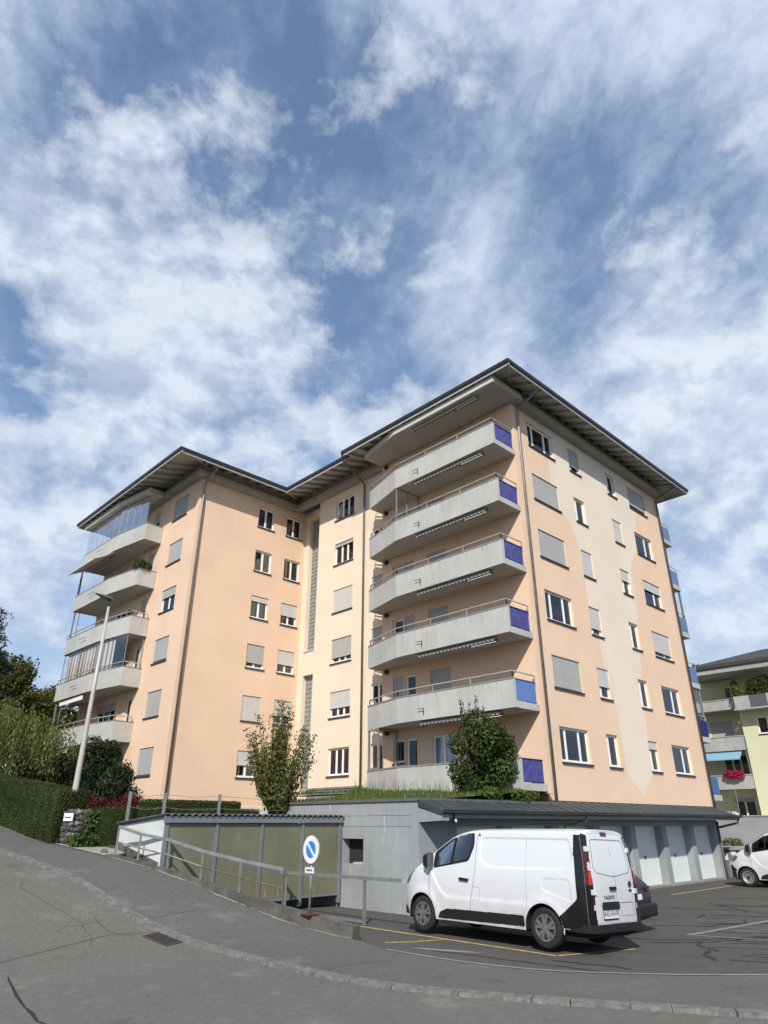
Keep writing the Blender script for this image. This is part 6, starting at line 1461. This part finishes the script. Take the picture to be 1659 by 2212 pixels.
for a, b in lt: mb.tube([a, b], [.03, .008], 5)
mb.build('trunk', 'bark', ct, smooth=True)
# young upright tree beside the stair
yt = root('young_tree', 'young upright tree with olive leaves in front of the glass brick strip', 'tree'); base = Vector((14.35, 20.1, 2.2)); C = []; mb = MB(); sh = []
for k in range(54):
    a = random.uniform(0, 2 * math.pi); sp = random.uniform(.05, 1.0); hh_ = random.uniform(2.3, 3.95) * (1.05 - .28 * sp); tip = base + Vector((math.cos(a) * 1.5 * sp, math.sin(a) * 1.15 * sp, hh_)); tip.z = min(tip.z, 6.05)
    mid = base.lerp(tip, .45) + Vector((math.cos(a) * .22 * sp, math.sin(a) * .2 * sp, -.12)); mb.tube([base + Vector((random.uniform(-.05, .05), random.uniform(-.05, .05), 0)), mid, tip], [.035, .02, .004], 5)
    m_ = int(random.uniform(130, 200)); s = rng.uniform(.22, 1.0, m_); A, M_, T_ = [np.array(v) for v in (base, mid, tip)]
    p = (1 - s[:, None]) ** 2 * A + 2 * s[:, None] * (1 - s[:, None]) * M_ + s[:, None] ** 2 * T_; C.append(p + rng.normal(0, .075, (m_, 3))); sh.append(np.clip(np.full(m_, random.uniform(.3, .7)) + (s - .5) * .3, 0, 1))
leaves('crown', np.concatenate(C), .105, 'leaf_prunus', yt, .55, None, .4, np.concatenate(sh)); mb.tube([base - Vector((0, 0, .8)), base + Vector((0, 0, .1))], [.08, .06], 8); mb.build('trunk', 'bark', yt, smooth=True)
# shrub in front of the lowest balcony
cs = [(18.9 + random.uniform(-.55, .55), 14.85 + random.uniform(-.75, .75), 3.25 + random.uniform(0, 1.75), .48, .48, .45) for _ in range(20)] + [(18.8, 14.9, 5.35, .4, .45, .4), (18.9, 15.3, 5.2, .4, .4, .4), (19.0, 14.4, 4.6, .5, .5, .5)]
sb = bush('tall_shrub', 'dense green shrub standing on the grass terrace before the lowest balcony', 'shrub', cs, 8500, .135, 'leaf_shrub', ((18.9, 14.9, 2.85), [(18.7, 14.9, 5.2), (19.1, 15.2, 5.0), (18.9, 14.4, 4.8), (18.8, 15.5, 4.6)]), .04, 0, .55)
C = []; mb = MB()
for k in range(13):
    b_ = Vector((18.9 + random.uniform(-.3, .3), 14.9 + random.uniform(-.5, .9), 5.2)); t_ = b_ + Vector((random.uniform(-.1, .1), random.uniform(-.15, .15), random.uniform(.4, 1.0))); mb.tube([b_, t_], [.012, .004], 5); m_ = 26; s = rng.uniform(0, 1, m_)[:, None]; C.append(np.array(b_) * (1 - s) + np.array(t_) * s + rng.normal(0, .04, (m_, 3)))
leaves('shoot_leaves', np.concatenate(C), .10, 'leaf_shrub', sb, .5, None, -.4); mb.build('shoots', 'bark', sb)
cs = [(19.6, 13.9, 2.95, .5, .3, .2), (18.2, 14.0, 2.95, .5, .3, .25), (20.3, 13.95, 2.95, .35, .25, .18)]
bush('ground_shrub', 'low bright green seedlings at the foot of the tall shrub', 'shrub', cs, 1400, .09, 'leaf_grass', None)
# potted green on the left wing's fifth balcony
pt = root('balcony_plant', 'bushy green plants on the parapet of the fifth storey left balcony', 'plant'); P, d, _ = clumps([(14.3, 34.6, 15.25, .35, .5, .35), (14.6, 34.5, 15.2, .4, .3, .3)], 1300); leaves('foliage', P, .11, 'leaf_shrub', pt, .4, d); MB().box((14.25, 34.42, 14.98), (15.0, 34.62, 15.12)).build('trough', 'terracotta', pt)
# ------------------------------------------------------------------ far yellow green block on the right
FB = root('far_apartment_block', 'yellow green apartment block with grey balconies behind the garages', 'building')
FX = 57.0
wall('wall', 'x', FX, 18.75, 40, -1, 13.0, [(19.0, 20.1, 11.05, 12.0), (20.0, 21.65, 8.05, 9.43), (19.3, 21.2, 5.0, 6.9), (19.5, 21.0, 2.2, 3.9)], 'yellow_green_stucco', .2, FB)
window(FB, 'x', FX, 19.0, 20.1, 11.05, 12.0, (1, 1)); window(FB, 'x', FX, 20.0, 21.65, 8.05, 9.43, (1, 1), 1.0, G); window(FB, 'x', FX, 19.3, 21.2, 5.0, 6.9, (1, 1, 1), 0, name='balcony_door', sill=False); window(FB, 'x', FX, 19.5, 21.0, 2.2, 3.9, (1, 1), .15, G)
wall('wall', 'x', 55.5, 10, 18.75, 2.6, 9.75, [(15.6, 17.68, 8.1, 9.33), (15.4, 17.4, 5.4, 6.62), (12, 14, 8.1, 9.33)], 'yellow_green_stucco', .2, FB)
window(FB, 'x', 55.5, 15.6, 17.68, 8.1, 9.33, (1, 1, 1)); window(FB, 'x', 55.5, 15.4, 17.4, 5.4, 6.62, (1, 1), 1.0, Pa); window(FB, 'x', 55.5, 12, 14, 8.1, 9.33, (1, 1))
mb = MB(); mb.quad((55.5, 18.75, -1), (57, 18.75, -1), (57, 18.75, 9.75), (55.5, 18.75, 9.75)); mb.quad((57, 18.75, 9.7), (57, 10, 9.7), (57, 10, 13), (57, 18.75, 13)); mb.quad((55.5, 18.75, 9.75), (55.5, 10, 9.75), (57, 10, 9.75), (57, 18.75, 9.75)); mb.quad((55.52, 10, -1), (55.52, 18.75, -1), (55.52, 18.75, 2.65), (55.52, 10, 2.65)); mb.quad((55.5, 10, -1), (66, 10, -1), (66, 10, 13), (55.5, 10, 13)); mb.build('wall', 'yellow_green_stucco', FB)
for z0, z1 in ((10.05, 10.78), (7.1, 8.08), (4.42, 5.36)):
    mb = MB(); mb.box((55.5, 18.8, z0), (55.62, 24, z1)); mb.box((55.62, 18.8, z0), (56.99, 24, z0 + .2)); mb.box((55.46, 18.8, z1), (55.66, 24, z1 + .06)); mb.build('balcony', 'far_concrete', FB)
mb = MB(); mb.box((55.4, 18.8, 1.5), (56.99, 24, 1.75)); mb.build('balcony', 'far_concrete', FB)
mb = MB(); mb.box((54.4, 17.5, 9.9), (54.52, 18.7, 10.76)); mb.box((54.4, 18.6, 9.9), (55.5, 18.72, 10.76)); mb.box((54.4, 13.0, 9.78), (55.5, 18.7, 9.9)); mb.box((54.4, 13, 9.9), (54.5, 16.3, 10.76)); b_ = mb.build('balcony', 'far_concrete', FB)
mb = MB(); mb.box((54.43, 16.3, 9.95), (54.47, 17.5, 10.75)); mb.build('balcony_panel', 'headlamp', b_)
q = MB(); q.box((55.45, 18.72, 7.15), (55.62, 18.80, 8.05)); q.build('balcony_panel', 'blue_panel_pale', FB)
mb = MB(); mb.box((53.9, 9, 12.55), (54.05, 21.6, 12.95)); mb.box((54.05, 9, 12.5), (57.2, 21.6, 12.6)); mb.box((53.9, 21.5, 12.55), (57.2, 21.7, 12.95)); mb.build('eave', 'far_concrete', FB)
mb = MB(); mb.box((53.75, 9, 12.95), (60, 21.9, 13.2)); mb.poly([(53.75, 9, 13.2), (53.75, 21.9, 13.2), (60, 17.5, 15.1), (60, 9, 15.1)]); mb.poly([(53.75, 21.9, 13.2), (66, 21.9, 13.2), (60, 17.5, 15.1)]); rf_ = mb.build('roof', 'roof_tile_dark', FB)
mb = MB(); mb.lathe([(0, .16), (.35, .16), (.36, .28), (.55, .28), (.6, .1)], 14, 'z', (55.6, 21.3, 13.3)); mb.build('vent_cap', 'galvanised', rf_, smooth=True)
mb = MB(); mb.quad((55.6, 19.2, 7.0), (55.6, 22.5, 7.0), (54.9, 22.5, 6.45), (54.9, 19.2, 6.45)); mb.bar((54.9, 19.2, 6.45), (54.9, 22.5, 6.45), .05, .08); mb.build('awning', 'awning_blue', FB, fix=False)
for y0_ in (18.9, 22): MB().bar((55.6, y0_, 5.36), (55.6, y0_, 7.1), .06, .06).build('post', 'galvanised', FB)
MB().bar((55.6, 20.3, 1.75), (55.6, 20.25, 4.4), .05, .05).build('post', 'galvanised', FB)
fl = root('flower_box', 'window box of crimson flowers on the far balcony below the blue awning', 'flower box'); MB().box((55.2, 19.3, 5.2), (55.45, 20.75, 5.4)).build('trough', 'terracotta', fl); P, d, _ = clumps([(55.25, 19.65, 5.5, .25, .38, .2), (55.25, 20.35, 5.5, .25, .38, .2), (55.2, 20, 5.3, .2, .6, .15)], 900); leaves('flowers', P, .13, 'petal_red', fl, .9, d)
fl = root('terracotta_planter', 'terracotta planter on the lowest far balcony beside the yellow wall', 'planter'); mb = MB(); mb.prism([(55.42, 18.95), (55.8, 18.95), (55.8, 19.75), (55.42, 19.75)], 1.76, 2.1); mb.prism([(55.38, 18.9), (55.84, 18.9), (55.84, 19.8), (55.38, 19.8)], 2.1, 2.18); mb.build('pot', 'terracotta', fl); P, d, _ = clumps([(55.6, 19.35, 2.25, .15, .35, .12)], 200); leaves('foliage', P, .1, 'leaf_shrub', fl, .6, d)
for label, cs, mt, n_ in (('yellow green potted shrub at the corner of the far top balcony', [(54.9, 18.4, 11.2, .35, .4, .5), (54.9, 18.5, 11.7, .25, .25, .35), (54.9, 18.2, 10.9, .35, .4, .3)], 'leaf_lime', 900), ('large spreading potted plant on the far top balcony', [(54.9, 17.0, 11.5, .5, .7, .5), (54.9, 16.4, 11.7, .5, .6, .45), (54.9, 17.4, 11.1, .3, .4, .3), (54.9, 16.2, 11.0, .4, .5, .4)], 'leaf_shrub', 1800)):
    fp_ = root('potted_plant', label, 'plant'); P, d, _ = clumps(cs, n_); leaves('foliage', P, .16, mt, fp_, .45, d); c0 = cs[0]; MB().lathe([(0, 0), (0, .16), (.35, .22), (.35, 0)], 14, 'z', (c0[0], c0[1], 9.95)).build('pot', 'terracotta', fp_); limbs('stem', (c0[0], c0[1], 10.25), [c[:3] for c in cs], .03, fp_, bend=.08)
# retaining wall, bins and bush at the right edge
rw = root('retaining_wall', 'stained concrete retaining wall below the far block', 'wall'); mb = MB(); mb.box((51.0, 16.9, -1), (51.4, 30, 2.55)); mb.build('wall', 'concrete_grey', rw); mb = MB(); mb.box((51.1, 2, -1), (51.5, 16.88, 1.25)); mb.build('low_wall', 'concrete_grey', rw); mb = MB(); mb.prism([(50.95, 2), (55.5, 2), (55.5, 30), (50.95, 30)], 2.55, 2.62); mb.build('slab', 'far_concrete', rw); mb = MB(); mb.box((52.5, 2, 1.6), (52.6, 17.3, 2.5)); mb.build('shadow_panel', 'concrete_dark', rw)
bush('garden_bush', 'small rounded yellow green bush against the retaining wall', 'bush', [(46, 17.75, .9, .5, .45, .45), (46, 17.3, .95, .4, .35, .4)], 1500, .1, 'leaf_lime')
bw = root('bin_enclosure', 'low grey concrete bin enclosure with pale notices beside the garages', 'enclosure'); mb = MB(); mb.box((36.2, 13.6, -.3), (36.4, 16.2, 1.0)); mb.box((36.4, 13.6, -.3), (38.5, 13.8, 1.0)); mb.build('wall', 'bin_grey', bw); mb = MB(); mb.box((36.1, 13.5, 1.0), (38.7, 16.3, 1.1)); mb.build('lid', 'concrete_grey', bw)
for y_, z_ in ((14.25, .75), (13.85, .95)): MB().box((36.185, y_ - .12, z_ - .18), (36.198, y_ + .12, z_ + .12)).build('notice', 'white_sign', bw)
